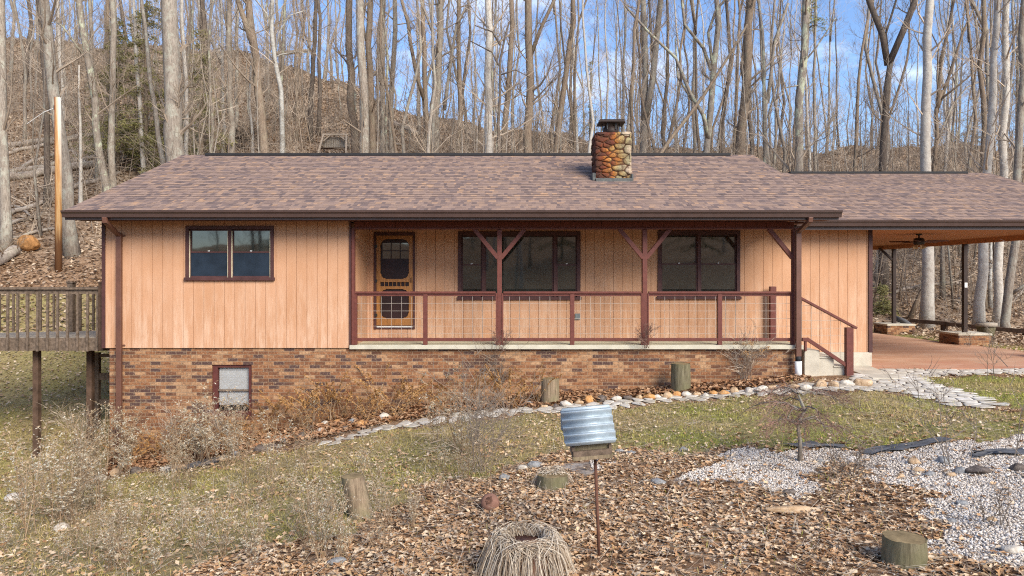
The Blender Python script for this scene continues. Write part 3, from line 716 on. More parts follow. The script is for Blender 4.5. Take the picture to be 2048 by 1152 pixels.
# railing
rail = empty('porch_railing', parent=house)
xs = [X(709.5), X(999)-.076, X(999)+.076, X(1290)-.076, X(1290)+.076, X(1590)-.076]
def wiregrid(mb, x0, x1, za, zb, y, zf=None):
    x = x0+.12
    while x < x1-.02:
        za2, zb2 = (za, zb) if zf is None else zf(x); mb.tube([(x, y, za2), (x, y, zb2)], 0.004, 4, False); x += .2
for a, b in ((xs[0], xs[1]), (xs[2], xs[3]), (xs[4], xs[5])):
    MB().box(a, b, -.025, .075, 1.015, 1.055).box(a, b, .008, .05, .965, 1.0149).build('top_rail', M['maroon'], rail, bevel=.003)
    MB().box(a, b, .0, .06, .075, .135).build('bottom_rail', M['maroon'], rail, bevel=.003)
    m_ = (a+b)/2; MB().box(m_-.042, m_+.042, -.008, .068, .003, 1.0145).build('rail_post', M['maroon'], rail, bevel=.003)
    mb = MB(); wiregrid(mb, a, b, .13, .97, .03); z = .22
    while z < .95: mb.tube([(a, .036, z), (b, .036, z)], 0.004, 4, False); z += .15
    mb.build('wire_mesh', M['wire'], rail)
MB().box(xs[0], xs[0]+.04, -.01, .07, .004, 1.0145).build('rail_post', M['maroon'], rail)
# stair rail
sr = empty('stair_railing', parent=house)
xp0, xp1 = X(1691), X(1705); yq = -.0
MB().box(xp0, xp1, yq-.05, yq+.06, -.75, Z(655)).build('newel_post', M['maroon'], sr, bevel=.004)
MB().bar((X(1597), yq, Z(594)), (X(1712), yq, Z(656)), .11, .045).build('top_rail', M['maroon'], sr, bevel=.003)
MB().bar((X(1604), yq, Z(679)), (X(1617), yq, Z(679)), .06, .07).bar((X(1614), yq+.002, Z(678)), (X(1692), yq+.002, Z(730)), .06, .07).box(X(1609), X(1613), -.02, .04, Z(702), Z(682)).build('bottom_rail', M['maroon'], sr, bevel=.003)
mb = MB(); x = X(1604)
while x < xp0:
    t = x-X(1604); zt = Z(598)-t*.565; zb = Z(680)-max(0, (x-X(1617)))*.66; mb.tube([(x, yq+.01, zb), (x, yq+.01, zt)], 0.004, 4, False); x += .19
for i in range(7):
    z = .93-i*.15; xe = min(xp0, X(1604)+(Z(598)-z)/.565); xs0 = X(1604) if z > Z(680) else X(1617)+(Z(680)-z)/.66
    if xe-xs0 > .05: mb.tube([(xs0, yq+.016, z), (xe, yq+.016, z)], 0.004, 4, False)
mb.build('wire_mesh', M['wire'], sr)
MB().box(X(1541, 1.2), X(1553, 1.2), 1.2, 1.3, .004, Z(573, 1.2)).build('newel_post', M['maroon'], sr, bevel=.004)
# chimney
cx, cyf = X(1227.5, 1.6), 1.6
ch = empty('chimney', (cx, cyf+.42, 3.4), parent=house); cw, cd_ = .415, .42; ctop = 4.52-3.4
MB().box(-cw+.05, cw-.05, -cd_+.05, cd_-.05, -.6, ctop-.02).build('core', M['mortar'], ch)
def voronoi(seeds, bounds, shrink):
    out = []
    for i, p in enumerate(seeds):
        poly = [(bounds[0], bounds[2]), (bounds[1], bounds[2]), (bounds[1], bounds[3]), (bounds[0], bounds[3])]
        near = sorted((q for j, q in enumerate(seeds) if j != i), key=lambda q: (q[0]-p[0])**2+(q[1]-p[1])**2)[:14]
        for q in near:
            nx_, ny_ = q[0]-p[0], q[1]-p[1]; l = math.hypot(nx_, ny_) or 1e-6; nx_ /= l; ny_ /= l; dd = l/2-shrink; new = []
            for k in range(len(poly)):
                a, b = poly[k], poly[(k+1) % len(poly)]
                da = (a[0]-p[0])*nx_+(a[1]-p[1])*ny_-dd; db = (b[0]-p[0])*nx_+(b[1]-p[1])*ny_-dd
                if da <= 0: new.append(a)
                if (da <= 0) != (db <= 0):
                    t = da/(da-db); new.append((a[0]+(b[0]-a[0])*t, a[1]+(b[1]-a[1])*t))
            poly = new
            if len(poly) < 3: break
        if len(poly) >= 3: out.append((p, poly))
    return out
def chaikin(p):
    q = []
    for i in range(len(p)):
        a, b = p[i], p[(i+1) % len(p)]; q += [(a[0]*.78+b[0]*.22, a[1]*.78+b[1]*.22), (a[0]*.22+b[0]*.78, a[1]*.22+b[1]*.78)]
    return q
def pillow(mb, p, poly, h, f):
    poly = chaikin(poly); n = len(mb.v); k = len(poly)
    cx_ = sum(q[0] for q in poly)/k; cy_ = sum(q[1] for q in poly)/k
    for s, hh in ((1, 0), (.97, h*.55), (.82, h*.9), (.5, h)):
        for q in poly: mb.v.append(f(cx_+(q[0]-cx_)*s, cy_+(q[1]-cy_)*s, hh))
    for r in range(3):
        for i in range(k): j = (i+1) % k; mb.f.append((n+r*k+i, n+r*k+j, n+(r+1)*k+j, n+(r+1)*k+i))
    mb.f.append(tuple(n+3*k+i for i in range(k)))
mb = MB(); rr = random.Random(5)
for face in range(4):
    sd_ = []
    tries = 0
    KS = 1.75
    while len(sd_) < 60 and tries < 6000:
        tries += 1; q = (rr.uniform(-.41, .41), rr.uniform(-.45, ctop)*KS); mind = rr.choice((.09, .11, .12, .26)) if q[0] < .0 or face != 0 else rr.choice((.12, .17, .3))
        if all(math.hypot(q[0]-s[0], q[1]-s[1]) > mind for s in sd_): sd_.append(q)
    for p, poly in voronoi(sd_, (-.40, .40, -.5*KS, ctop*KS), .007):
        poly = [(a_+rr.uniform(-.010, .010), b_/KS+rr.uniform(-.008, .008)) for a_, b_ in poly]; p = (p[0], p[1]/KS)
        h = rr.uniform(.02, .05)
        if face == 0: f = lambda u, v, hh: (u, -cd_+.06-hh, v)
        elif face == 1: f = lambda u, v, hh: (cw-.06+hh, u, v)
        elif face == 2: f = lambda u, v, hh: (-u, cd_-.06+hh, v)
        else: f = lambda u, v, hh: (-cw+.06-hh, -u, v)
        pillow(mb, p, poly, h, f)
for p, poly in voronoi([(rr.uniform(-.4, .4), rr.uniform(-.4, .4)) for _ in range(16)], (-.4, .4, -.4, .4), .01):
    pillow(mb, p, poly, .06, lambda u, v, hh: (u, v, ctop-.04+hh))
o = mb.build('stonework', M['chim'], ch, True)
MB().box(-.40, .40, -.50, -.36, -.06, .10).box(-.47, -.40, -.45, .45, .05, .22).box(.385, .43, -.45, .45, .02, .2).build('flashing', M['flash'], ch, bevel=.01)
cp = empty('chimney_cap', (cx-.02, cyf+.35, 3.4+ctop), parent=house)
MB().tube([(0, 0, 0), (0, 0, .17)], .17, 20).build('flue_pipe', M['post_black'], cp, True)
mb = MB()
for i in range(6): a = i*1.047; mb.box(.19*math.cos(a)-.012, .19*math.cos(a)+.012, .19*math.sin(a)-.012, .19*math.sin(a)+.012, .1, .27)
mb.build('bracket', M['black'], cp)
mb = MB().prism([(-.29, .235), (-.27, .29), (.27, .29), (.29, .235), (.26, .25), (-.26, .25)], -.28, .28, 'y').box(-.275, .275, -.285, .285, .291, .300)
mb.build('lid', M['post_black'], cp)
# carport posts and piers
for k, (px, D_, px2) in enumerate(((1929, 20.5, 0), (1787, 24.3, 1))):
    y = D_+CY; x = 13.07
    po = MB().box(x-.056, x+.056, y-.056, y+.056, -.27, 2.275).build('carport_post', M['post_black'], house, bevel=.006)
    MB().box(x-.46, x+.46, y-.46, y+.46, -.62, -.33).build('pier', M['brick'], po)
    MB().box(x-.48, x+.48, y-.48, y+.48, -.329, -.27).build('pier_cap', M['concrete'], po, bevel=.01)
    if k: MB().bar((x-.05, y, 1.9), (x-.5, y, 2.3), .07, .07, (0, 1, 0)).build('brace', M['post_black'], po)
    if not k: MB().box(x-.045, x+.035, y-.074, y-.0705, 1.02, 1.16).build('paper_tag', M['white'], po)
y = 2.7; x = 13.07
po = MB().box(x-.056, x+.056, y-.056, y+.056, -.27, 2.275).build('carport_post', M['post_black'], house, bevel=.006)
MB().box(x-.46, x+.46, y-.46, y+.46, -.62, -.27).build('pier', M['brick'], po)
# carport slab
tag(MB().prism([(XE-.9, 1.0), (15.5, 1.0), (13.5, 4.2), (12.75, 6.6), (12.3, 10.6), (7.6, 12.2), (XE-.9, 12.2)], -.75, -.595, 'z').build('carport_slab', M['slab']), 'red stained concrete carport slab', None, None, 'structure')
# ceiling fan
D_ = 17.7; fp = P(1838, 483, D_+CY)
fan = empty('ceiling_fan', fp, 'dark ceiling fan with lights hanging under the carport ceiling', 'ceiling fan')
MB().tube([(0, 0, 2.40-fp.z), (0, 0, .08)], .02, 8).tube([(0, 0, 2.405-fp.z), (0, 0, 2.37-fp.z)], .07, 12).build('rod', M['black'], fan, True)
MB().tube([(0, 0, .09), (0, 0, .07), (0, 0, -.06), (0, 0, -.09)], [.06, .12, .13, .07], 16).build('motor', M['black'], fan, True)
for i in range(5):
    a = .35+i*1.2566; c, s = math.cos(a), math.sin(a)
    MB().bar((c*.1, s*.1, .0), (c*.2, s*.2, 0), .03, .01).bar((c*.2, s*.2, .0), (c*.66, s*.66, 0), .13, .008, (-s*.25, c*.25, 1)).build('blade', M['dark_trim'], fan)
for i in range(4):
    a = .5+i*1.57; c, s = math.cos(a), math.sin(a)
    MB().tube([(c*.06, s*.06, -.08), (c*.10, s*.10, -.1), (c*.14, s*.14, -.16)], [.02, .03, .055], 10, False).build('lamp_shade', M['cream'], fan, True)
# door mat
tag(MB().box(X(757, 1.2), X(824, 1.2), .95, 1.33, .005, .028).build('doormat', M['maroon'], bevel=.005), 'maroon doormat lying in front of the screen door', 'doormat')
# ------------------------------------------------------------------ deck at the left
deck = empty('wooden_deck', (-11, 1, .12), 'raised weathered wood deck with baluster railing on the left of the house', 'deck')
dk = lambda mb, name, mat, **k: mb.build(name, M[mat], deck, **k)
def off(mb, o=(-11, 1, .12)): mb.v = [(v[0]-o[0], v[1]-o[1], v[2]-o[2]) for v in mb.v]; return mb
mb = MB(); x = -15.6
while x < XL-.12: 
    yb_ = .45+2.1*max(0, (x+14.3))/6.1; mb.box(x, x+.132, .32, max(.9, yb_), .09, .12); x += .14
dk(off(mb), 'floor_boards', 'deck_top')
dk(off(MB().box(-15.6, XL-.06, .26, .31, -.14, .115).bar((-14.4, .8, -.03), (XL-.06, 2.5, -.03), .05, .22)), 'rim_joist', 'deck')
dk(off(MB().box(-15.6, XL-.10, .20, .34, 1.09, 1.13).box(-15.6, XL-.10, .25, .30, 1.00, 1.089).bar((-14.4, .85, 1.05), (XL-.1, 2.5, 1.05), .05, .12)), 'top_rail', 'deck')
for px in range(13-20*7, 200, 1):
    if (px-13) % 20 == 0 or False:
        x = X(px+.5*((px*7) % 5-2), .2); dk(off(MB().bar((x, .235, -.15), (x+.01, .235, 1.03), .042, .04, (0, 1, 0))), 'baluster', 'deck')
for i in range(24):
    t = i/24; x = -14.4+(XL-.2+14.4)*t; y = .88+1.62*t; dk(off(MB().bar((x, y, .13), (x, y, 1.0), .04, .04, (0, 1, 0))), 'baluster', 'deck')
x = X(201, .1); dk(off(MB().box(x-.055, x+.045, .12, .28, -.12, 1.22).box(x-.065, x+.055, .11, .29, 1.221, 1.245)), 'corner_post', 'railwood')
x = X(98, .9); dk(off(MB().box(x-.06, x+.06, 1.6, 1.72, .13, 1.2).box(x-.075, x+.075, 1.585, 1.735, 1.201, 1.235)), 'corner_post', 'deck')
for px, w_, D_ in ((74, .11, 14.6), (181, .11, 14.9)):
    x = X(px, D_+CY); y = D_+CY; dk(off(MB().box(x-w_/2, x+w_/2, y-w_/2, y+w_/2, tz(x, y)-.3, -.03)), 'leg', 'railwood')
x = X(195, 1.6); y = 1.6
g = empty('stair_side_frame', (x, y, tz(x, y)), 'small grey timber frame standing beside the basement wall under the deck', 'timber frame')
MB().box(-.05, .05, -.05, .05, -.2, 1.65).build('post', M['deck'], g); MB().box(.05, .5, -.03, .03, 1.55, 1.62).box(.05, .5, -.03, .03, 1.05, 1.2).box(.05, .5, -.03, .03, .5, .62).build('rail', M['deck'], g)
# ------------------------------------------------------------------ utility pole
b = ground(117, 24.2); b = Vector((X(117, 10.2), 10.2, Z(548, 10.2)))
zt = Z(195, 10.2)-b.z
pole = empty('utility_pole', (b.x, b.y, tz(b.x, b.y)), 'tall utility pole with white weathered top and orange wood, left of the roof', 'utility pole')
hp = zt+b.z-tz(b.x, b.y)
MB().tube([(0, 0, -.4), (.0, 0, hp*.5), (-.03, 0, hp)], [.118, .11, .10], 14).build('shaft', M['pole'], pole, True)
MB().tube([(-.1, -.02, hp-.35), (-.5, 0, hp-.5), (-1.2, .2, hp-.85)], .012, 5).build('cable', M['white'], pole)
MB().box(-.14, -.10, -.05, .05, hp-.42, hp-.28).build('bracket', M['black'], pole)
# ------------------------------------------------------------------ flagstone path
def in_any(x, y, polys): return any(bool(inpoly(np.array([x]), np.array([y]), p)[0]) for p in polys)
PATH = [to_world(q) for q in (
    [(655,886),(800,846),(1000,822),(1180,810),(1340,796),(1480,783),(1600,773),(1735,762),(1800,772),(1750,781),(1640,785),(1500,791),(1340,803),(1200,817),(1000,831),(800,855),(660,891)],
    [(1715,756),(1745,742),(1830,741),(2200,740),(2200,750),(1830,753),(1860,768),(1930,788),(2005,812),(1965,818),(1880,803),(1810,784),(1750,780)])]
seeds = []; rr = random.Random(3); tries = 0
while tries < 26000:
    tries += 1; q = (rr.uniform(-4, 13), rr.uniform(-3.5, 1.02))
    if any(abs(q[0]-s[0]) < .34 and math.hypot((q[0]-s[0])*.7, q[1]-s[1]) < .15 for s in seeds): continue
    if in_any(q[0], q[1], PATH): seeds.append(q)
mb = MB()
for p, poly in voronoi(seeds, (-6, 16, -5, .99), .008):
    if max(math.hypot(q[0]-p[0], q[1]-p[1]) for q in poly) > .42:
        poly = [(p[0]+(q[0]-p[0])*min(1, .22/max(.01, math.hypot(q[0]-p[0], q[1]-p[1]))), p[1]+(q[1]-p[1])*min(1, .22/max(.01, math.hypot(q[0]-p[0], q[1]-p[1])))) for q in poly]
    t = rr.uniform(.008, .016); zz = tz(*p)-.0
    pillow(mb, p, poly, t, lambda u, v, hh: (u, v, tz(u, v)+.012+hh))
tag(mb.build('path', M['flag'], smooth=True), 'white flagstone walk curving along the front bed', None, None, 'structure')
tag(MB().prism([(X(1699, .5), -.45), (X(1755, .5), -.45), (X(1760, .9), 1.36), (X(1699, .9), 1.36)], -.75, -.585, 'z').build('step_landing_pavement', M['concrete']), 'concrete landing at the foot of the porch steps', None, None, 'structure')
# ------------------------------------------------------------------ scatter
def rotmats(n, tilt, rg):
    a = rg.uniform(0, 2*np.pi, n); t = rg.normal(0, tilt, n); b = rg.uniform(0, 2*np.pi, n)
    ca, sa, ct, st_ = np.cos(a), np.sin(a), np.cos(t), np.sin(t)
    Rz = np.zeros((n, 3, 3)); Rz[:, 0, 0] = ca; Rz[:, 0, 1] = -sa; Rz[:, 1, 0] = sa; Rz[:, 1, 1] = ca; Rz[:, 2, 2] = 1
    ax = np.stack([np.cos(b), np.sin(b), np.zeros(n)], 1)
    K = np.zeros((n, 3, 3)); K[:, 0, 2] = ax[:, 1]; K[:, 1, 2] = -ax[:, 0]; K[:, 2, 0] = -ax[:, 1]; K[:, 2, 1] = ax[:, 0]
    I = np.eye(3)[None]; Rt = I+st_[:, None, None]*K+(1-ct)[:, None, None]*(K@K)
    return Rt@Rz
def scatter(name, tv, tf, pos, scale, tilt, mat, rg, label, parent=None, jit=.0, smooth=False):
    n = len(pos); tv = np.asarray(tv, float); tf = np.asarray(tf)
    Rm = rotmats(n, tilt, rg); v = np.broadcast_to(tv, (n, *tv.shape)).copy()
    if jit: v += rg.normal(0, jit, v.shape)
    v = np.einsum('nij,nkj->nki', Rm, v)*scale[:, None, None]+pos[:, None, :]
    f = (tf[None]+(np.arange(n)*len(tv))[:, None, None]).reshape(-1, tf.shape[1])
    o = link_mesh(name, np_mesh(name, v.reshape(-1, 3), f), mat, parent, smooth)
    return tag(o, label, None if parent else name.replace('_', ' '), None, 'stuff')
def occupied(x, y):
    return ((x > XL-.05) & (x < XR+.05) & (y > -.02) & (y < 8.6)) | ((x > X(1604)) & (x < XE+.2) & (y > -.45) & (y < 9)) | ((x > XE-1) & (x < 12.6) & (y > 1.0) & (y < 12))
PATHM = lambda x, y: inpoly(x, y, PATH[0]) | inpoly(x, y, PATH[1])
LEAF_V = []; 
for i in range(10):
    a = i*.628; r = .5 if i % 2 == 0 else .27; r *= (1.25 if i in (0, 5) else .85)
    LEAF_V.append((r*math.cos(a), r*math.sin(a)*.75, .16*abs(math.sin(a))+(.10 if i == 0 else 0)))
LEAF_V.append((0, 0, 0)); LEAF_F = [(10, i, (i+1) % 10) for i in range(10)]
LS_V = [(-.5, 0, .06), (0, -.3, .12), (.5, 0, .0), (0, .3, .12), (0, 0, 0)]; LS_F = [(4, 0, 1), (4, 1, 2), (4, 2, 3), (4, 3, 0)]
def pts(n, x0, x1, y0, y1, rg):
    # even in angle from the viewing yard: denser near the front where things are larger
    x = rg.uniform(x0, x1, n); y = rg.uniform(y0, y1, n); return x, y
rg = np.random.default_rng(11)
# near leaves (mulch)
x, y = pts(95000, -7, 8, -9.2, -3.6, rg); g, l = zones(x, y); k = np.where(g, .10, np.where(l, .07, 1.0))
cl = .55+.45*np.sin(x*2.3+1)*np.sin(y*2.9); cl2 = np.sin(x*5.3+y*2+1)*np.sin(y*6.1-x*3)+.4*np.sin(x*11)*np.sin(y*13+x*4); k = k*np.clip(cl+.45, .3, 1)*np.clip(1.1+cl2, .25, 1)
s = (rg.random(len(x)) < k*.9) & (np.abs(x) < (y+15.2)*.76); x, y = x[s], y[s]
pos = np.stack([x, y, terr(x, y)+rg.uniform(.002, .022, len(x))], 1)
scatter('leaf_litter', LEAF_V, LEAF_F, pos, rg.uniform(.03, .085, len(x))*np.where(rg.random(len(x)) < .12, 1.35, 1), .36, M['leaf'], rg, 'brown fallen leaves covering the front garden bed', jit=.03)
# mid leaves on lawn
x, y = pts(46000, -12, 14, -9, 1.2, rg); g, l = zones(x, y); pm = PATHM(x, y)
bed = inpoly(x, y, BED_W)
k = np.where(g, .05, np.where(pm, .03, np.where(bed, .0, np.where(l, .55, .8))))
cl = np.sin(x*1.1+.5)*np.sin(y*1.7+x*.4); k = k*np.clip(.8+cl, .2, 2)
s = (rg.random(len(x)) < k) & ~occupied(x, y); x, y = x[s], y[s]
pos = np.stack([x, y, terr(x, y)+rg.uniform(.004, .04, len(x))], 1)
scatter('lawn_leaves', LS_V, LS_F, pos, rg.uniform(.03, .075, len(x)), .4, M['leaf_pale'], rg, 'dry leaves scattered thinly over the lawn')
x, y = pts(26000, -8.2, 7, -1.9, .03, rg); bed = inpoly(x, y, BED_W) & ~PATHM(x, y); s = bed & ~occupied(x, y); x, y = x[s], y[s]
pos = np.stack([x, y, terr(x, y)+rg.uniform(.004, .07, len(x))], 1)
scatter('bed_leaves', LS_V, LS_F, pos, rg.uniform(.06, .12, len(x)), .5, M['leaf_rust'], rg, 'rust coloured leaves filling the bed along the brick wall')
x, y = pts(26000, -12, 1.5, -9, 1, rg); g, l = zones(x, y); cl = np.sin(x*1.7+y*.9+2)*np.sin(y*2.1-x*.6)+.5*np.sin(x*4.1)*np.sin(y*3.7)
s = l & (rg.random(len(x)) < np.clip(cl*.9, .03, .9)*.6) & ~occupied(x, y) & ~PATHM(x, y); x, y = x[s], y[s]
pos = np.stack([x, y, terr(x, y)+rg.uniform(.004, .04, len(x))], 1)
scatter('drifted_leaves', LS_V, LS_F, pos, rg.uniform(.04, .09, len(x)), .5, M['leaf'], rg, 'brown leaves drifted in patches among the weeds')
# hillside leaves
n = 150000; d = 14+48*rg.random(n)**1.0; x = rg.uniform(-.80, .80, n)*d; y = d+CY
s = ~occupied(x, y) & ((y > 12.2) | (x < -8.3) | (x > 13)) ; x, y, d = x[s], y[s], d[s]
k = np.where(y < 2, .7, 1.0); s = rg.random(len(x)) < k; x, y, d = x[s], y[s], d[s]
pos = np.stack([x, y, terr(x, y)+rg.uniform(.01, .09, len(x))], 1)
scatter('hillside_leaves', LS_V, LS_F, pos, np.where(y < 6, .6, 1)*rg.uniform(.08, .16, len(x))*(.75+d/60), .5, M['leaf_hill'], rg, 'fallen leaves carpeting the hillside behind the house')
# grass blades
BL_V = [(-.035, 0, 0), (.035, 0, 0), (.02, .10, .55), (-.015, .28, 1.0)]; BL_F = [(0, 1, 2, 3)]
x, y = pts(400000, -12, 15, -9, 7, rg); g, l = zones(x, y); pm = PATHM(x, y)
vis = np.abs(x) < (y+15.5)*.77
pch = .6+.6*np.sin(x*1.9+y*.7)*np.sin(y*2.3-x*.5)+.25*np.sin(x*5+y*7)
k = np.where(l, np.clip(pch, .22, 1), .05)*np.where(g | pm, .03, 1)
s = (rg.random(len(x)) < k) & vis & ~occupied(x, y); x, y = x[s], y[s]
pos = np.stack([x, y, terr(x, y)-.004], 1)
scatter('grass', BL_V, BL_F, pos, rg.uniform(.035, .085, len(x)), .75, M['grass'], rg, 'short winter grass of tan and green blades')
# pebbles
PV = [(.5, 0, 0), (0, .42, 0), (-.5, .05, 0), (0, -.42, 0), (.05, 0, .33), (0, 0, -.3)]; PF = [(0, 1, 4), (1, 2, 4), (2, 3, 4), (3, 0, 4), (1, 0, 5), (2, 1, 5), (3, 2, 5), (0, 3, 5)]
x, y = pts(240000, 1, 9, -9.4, -4, rg); g, l = zones(x, y); vis = np.abs(x) < (y+15)*.76
den = np.clip(1.15-.9*np.clip(np.sin(x*3.1+y*1.3)*np.sin(y*3.7-x*.8)+.45*np.sin(x*7.3+2)*np.sin(y*8.1)-.15, 0, 1), .15, 1)
s = vis & (rg.random(len(x)) < np.where(g, .85*den, np.where(l, 0, .006))); x, y = x[s], y[s]
pos = np.stack([x, y, terr(x, y)+rg.uniform(.0, .010, len(x))], 1)
scatter('gravel', PV, PF, pos, rg.uniform(.015, .034, len(x))*np.where(rg.random(len(x)) < .06, 1.6, 1), .4, M['pebble'], rg, 'white pebbles spread over the garden beds', jit=.06)
# dead stalks and straw bits in the mulch
ST_V = [(-.5, .006, 0), (-.5, -.006, 0), (.5, -.004, .05), (.5, .004, .05)]; ST_F = [(0, 1, 2, 3)]
x, y = pts(60000, -8, 7, -9.2, -1.2, rg); g, l = zones(x, y); s = (rg.random(len(x)) < np.where(g, .03, np.where(l, .3, .45))); x, y = x[s], y[s]
pos = np.stack([x, y, terr(x, y)+rg.uniform(.02, .06, len(x))], 1)
scatter('dead_stalks', ST_V, ST_F, pos, rg.uniform(.06, .34, len(x)), .3, M['straw'], rg, 'broken pale stalks strewn over lawn and mulch')
# ------------------------------------------------------------------ rocks
def rock_mesh(seed, flat=.6):
    bm = bmesh.new(); bmesh.ops.create_icosphere(bm, subdivisions=3, radius=.5); r_ = random.Random(seed); o_ = Vector((r_.random()*50, r_.random()*50, 0))
    sx, sy = r_.uniform(.85, 1.25), r_.uniform(.7, 1.0)
    pl = [(Vector((r_.uniform(-1, 1), r_.uniform(-1, 1), r_.uniform(-.6, 1))).normalized(), r_.uniform(.30, .42)) for _ in range(7)]
    for v in bm.verts:
        for nrm, dd in pl:
            q = v.co.dot(nrm)
            if q > dd: v.co -= nrm*(q-dd)*.9
        v.co *= 1+.16*noise.noise(v.co*3+o_)+.05*noise.noise(v.co*9+o_)
        v.co.x *= sx; v.co.y *= sy; v.co.z *= flat
    me = bpy.data.meshes.new('rock'); bm.to_mesh(me); bm.free(); return me
rock_protos = [rock_mesh(i, .5+.08*(i % 4)) for i in range(7)]; rocks_made = {}
ORD = ['first','second','third','fourth','fifth','sixth','seventh','eighth','ninth','tenth','eleventh','twelfth','thirteenth','fourteenth','fifteenth','sixteenth','seventeenth','eighteenth','nineteenth','twentieth','twenty-first','twenty-second','twenty-third','twenty-fourth','twenty-fifth','twenty-sixth','twenty-seventh','twenty-eighth','twenty-ninth','thirtieth','thirty-first','thirty-second','thirty-third','thirty-fourth','thirty-fifth','thirty-sixth','thirty-seventh','thirty-eighth','thirty-ninth','fortieth']
def rock_at(px, py, wpx, mat, label, group, i=0, hf=1.0, wf=1.0):
    h = hit(px, py); s = wpx*(h.y-CY)/F
    me = rocks_made.get((i % 7, mat))
    if me is None:
        me = rock_protos[i % 7].copy(); me.materials.append(M[mat]); me.polygons.foreach_set('use_smooth', [True]*len(me.polygons)); rocks_made[(i % 7, mat)] = me
    o = bpy.data.objects.new('rock', me); COL.objects.link(o); o.location = (h.x, h.y, h.z+s*.16*hf); o.scale = (s, s*wf, s*hf); o.rotation_euler = (0, 0, (i*1.7) % 6.28)
    o.rotation_euler = (0, 0, ((i*1.7) % .8)-.4+(3.14 if i % 2 else 0)); return tag(o, label, 'rock', group)
row = [(1725,769,38,'tan'),(1695,768,26,'white'),(1668,771,24,'tan'),(1640,770,26,'tan'),(1612,775,24,'white'),(1588,774,20,'tan'),(1566,772,16,'orange'),(1545,776,22,'tan'),(1522,780,28,'white'),(1498,782,22,'white'),(1470,782,20,'tan'),(1448,786,22,'orange'),(1428,786,18,'orange'),(1412,790,15,'white'),(1393,788,18,'tan'),(1374,788,20,'white'),(1354,789,20,'orange'),(1334,792,22,'tan'),(1314,793,18,'white'),(1298,794,22,'orange'),(1278,794,16,'tan'),(1256,795,20,'dark'),(1232,797,20,'white'),(1204,799,24,'dark'),(1180,801,24,'orange'),(1158,804,20,'tan'),(1132,808,22,'white'),(1112,812,16,'dark'),(1088,812,16,'tan'),(1062,806,18,'grey'),(1030,812,16,'orange'),(985,815,14,'dark')]
for i, (px, py, w_, m_) in enumerate(row):
    rock_at(px, py+4, w_, 'rock_'+m_, f'{m_} stone, {ORD[i]} from the porch steps in the border beside the walk', 'stones edging the bed beside the walk', i, 1.15)
row2 = [(768,838,26,'white'),(748,846,20,'tan'),(722,852,26,'orange'),(704,846,20,'grey'),(690,860,22,'dark'),(674,846,18,'orange'),(668,864,20,'tan'),(651,852,20,'white'),(642,866,24,'white'),(624,860,20,'dark'),(606,876,24,'dark'),(590,868,18,'tan'),(572,884,20,'grey'),(545,896,22,'dark'),(520,902,26,'dark'),(470,910,22,'grey'),(445,922,18,'tan'),(415,930,22,'dark'),(360,938,24,'tan'),(330,942,20,'white'),(270,945,26,'dark'),(235,950,28,'tan'),(200,962,34,'white'),(178,968,26,'tan')]
for i, (px, py, w_, m_) in enumerate(row2):
    rock_at(px, py, w_, 'rock_'+m_, f'{m_} stone, {ORD[i]} from the upper end of the bed edging below the basement window', 'stones edging the lower bed', i+3, 1.0)
loose = [(625,1072,24,'white','white stone lying alone in the dry weeds left of the short post'),(1998,965,34,'dark','x'),
 (1132,1,1,'','')]
misc = [(625,1072,24,'white','lone white stone in dry grass left of the leaning short post'),
 (2035,940,30,'dark','dark greenish stone cut by the right edge of the photo'),(2028,1105,46,'white','large smooth pale stone on gravel at lower right'),
 (1955,946,42,'dark','dark flat stone on the gravel behind the sprouting twig'),(1920,946,28,'grey','grey stone touching the dark flat stone on gravel'),(1903,952,22,'tan','round tan stone in the gravel stone cluster'),
 (1858,952,24,'grey','blue grey pointed stone at left of the gravel stone cluster'),(1888,926,32,'grey','flat blue grey stone at the back of the gravel cluster'),(1830,928,26,'tan','tan stone at back left of the gravel cluster'),
 (1836,943,24,'tan','pale tan stone below the leaf filled gap in gravel'),(1317,967,26,'grey','small grey stone where mulch meets the gravel tip'),(1368,902,20,'grey','grey block stone at the lawn edge right of the birdhouse'),
 (1577,988,30,'dark','dark pointed stone at the lower edge of the gravel island'),(1072,934,30,'grey','blue grey boulder left of the grassy stump'),(1046,940,24,'white','white stone beside the blue grey boulder'),
 (1008,958,24,'grey','flat grey stone in leaves left of the grassy stump'),(1240,905,20,'grey','grey stone just right of the birdhouse'),(1262,908,18,'grey','second small grey stone right of the birdhouse'),
 (1983,1042,22,'tan','small tan stone beside a twig in the lower gravel'),(1925,1010,26,'grey','flat grey stone half sunk in the right gravel'),(672,1128,34,'grey','dark grey stone at the bottom edge left of the grass mound'),
 (570,1135,22,'tan','tan stone near the bottom edge among dry weeds'),(125,1060,30,'white','white stone in dry weeds at lower left'),(175,1052,18,'tan','small tan stone right of the white stone at lower left'),
 (30,1000,36,'white','white stone by the left edge of the photo'),(1110,1,1,'',''),(735,1030,22,'orange','orange stone at the foot of the leaning short post'),(1905,1045,20,'grey','small grey stone in the middle of the right gravel'),
 (1640,925,18,'grey','small grey stone at back of gravel near the weeping maple'),(1800,955,18,'tan','small tan stone at the left edge of the right gravel')]
for i, (px, py, w_, m_, lb) in enumerate(misc):
    if not m_: continue
    rock_at(px, py, w_, 'rock_'+m_, lb, None, i+2, .9 if w_ < 40 else .8)
h = hit(1590, 1022); o = rock_at(1590, 1025, 120, 'rock_tan', 'long flat lichened slab stone lying in the leaves', None, 4, .28, .32)
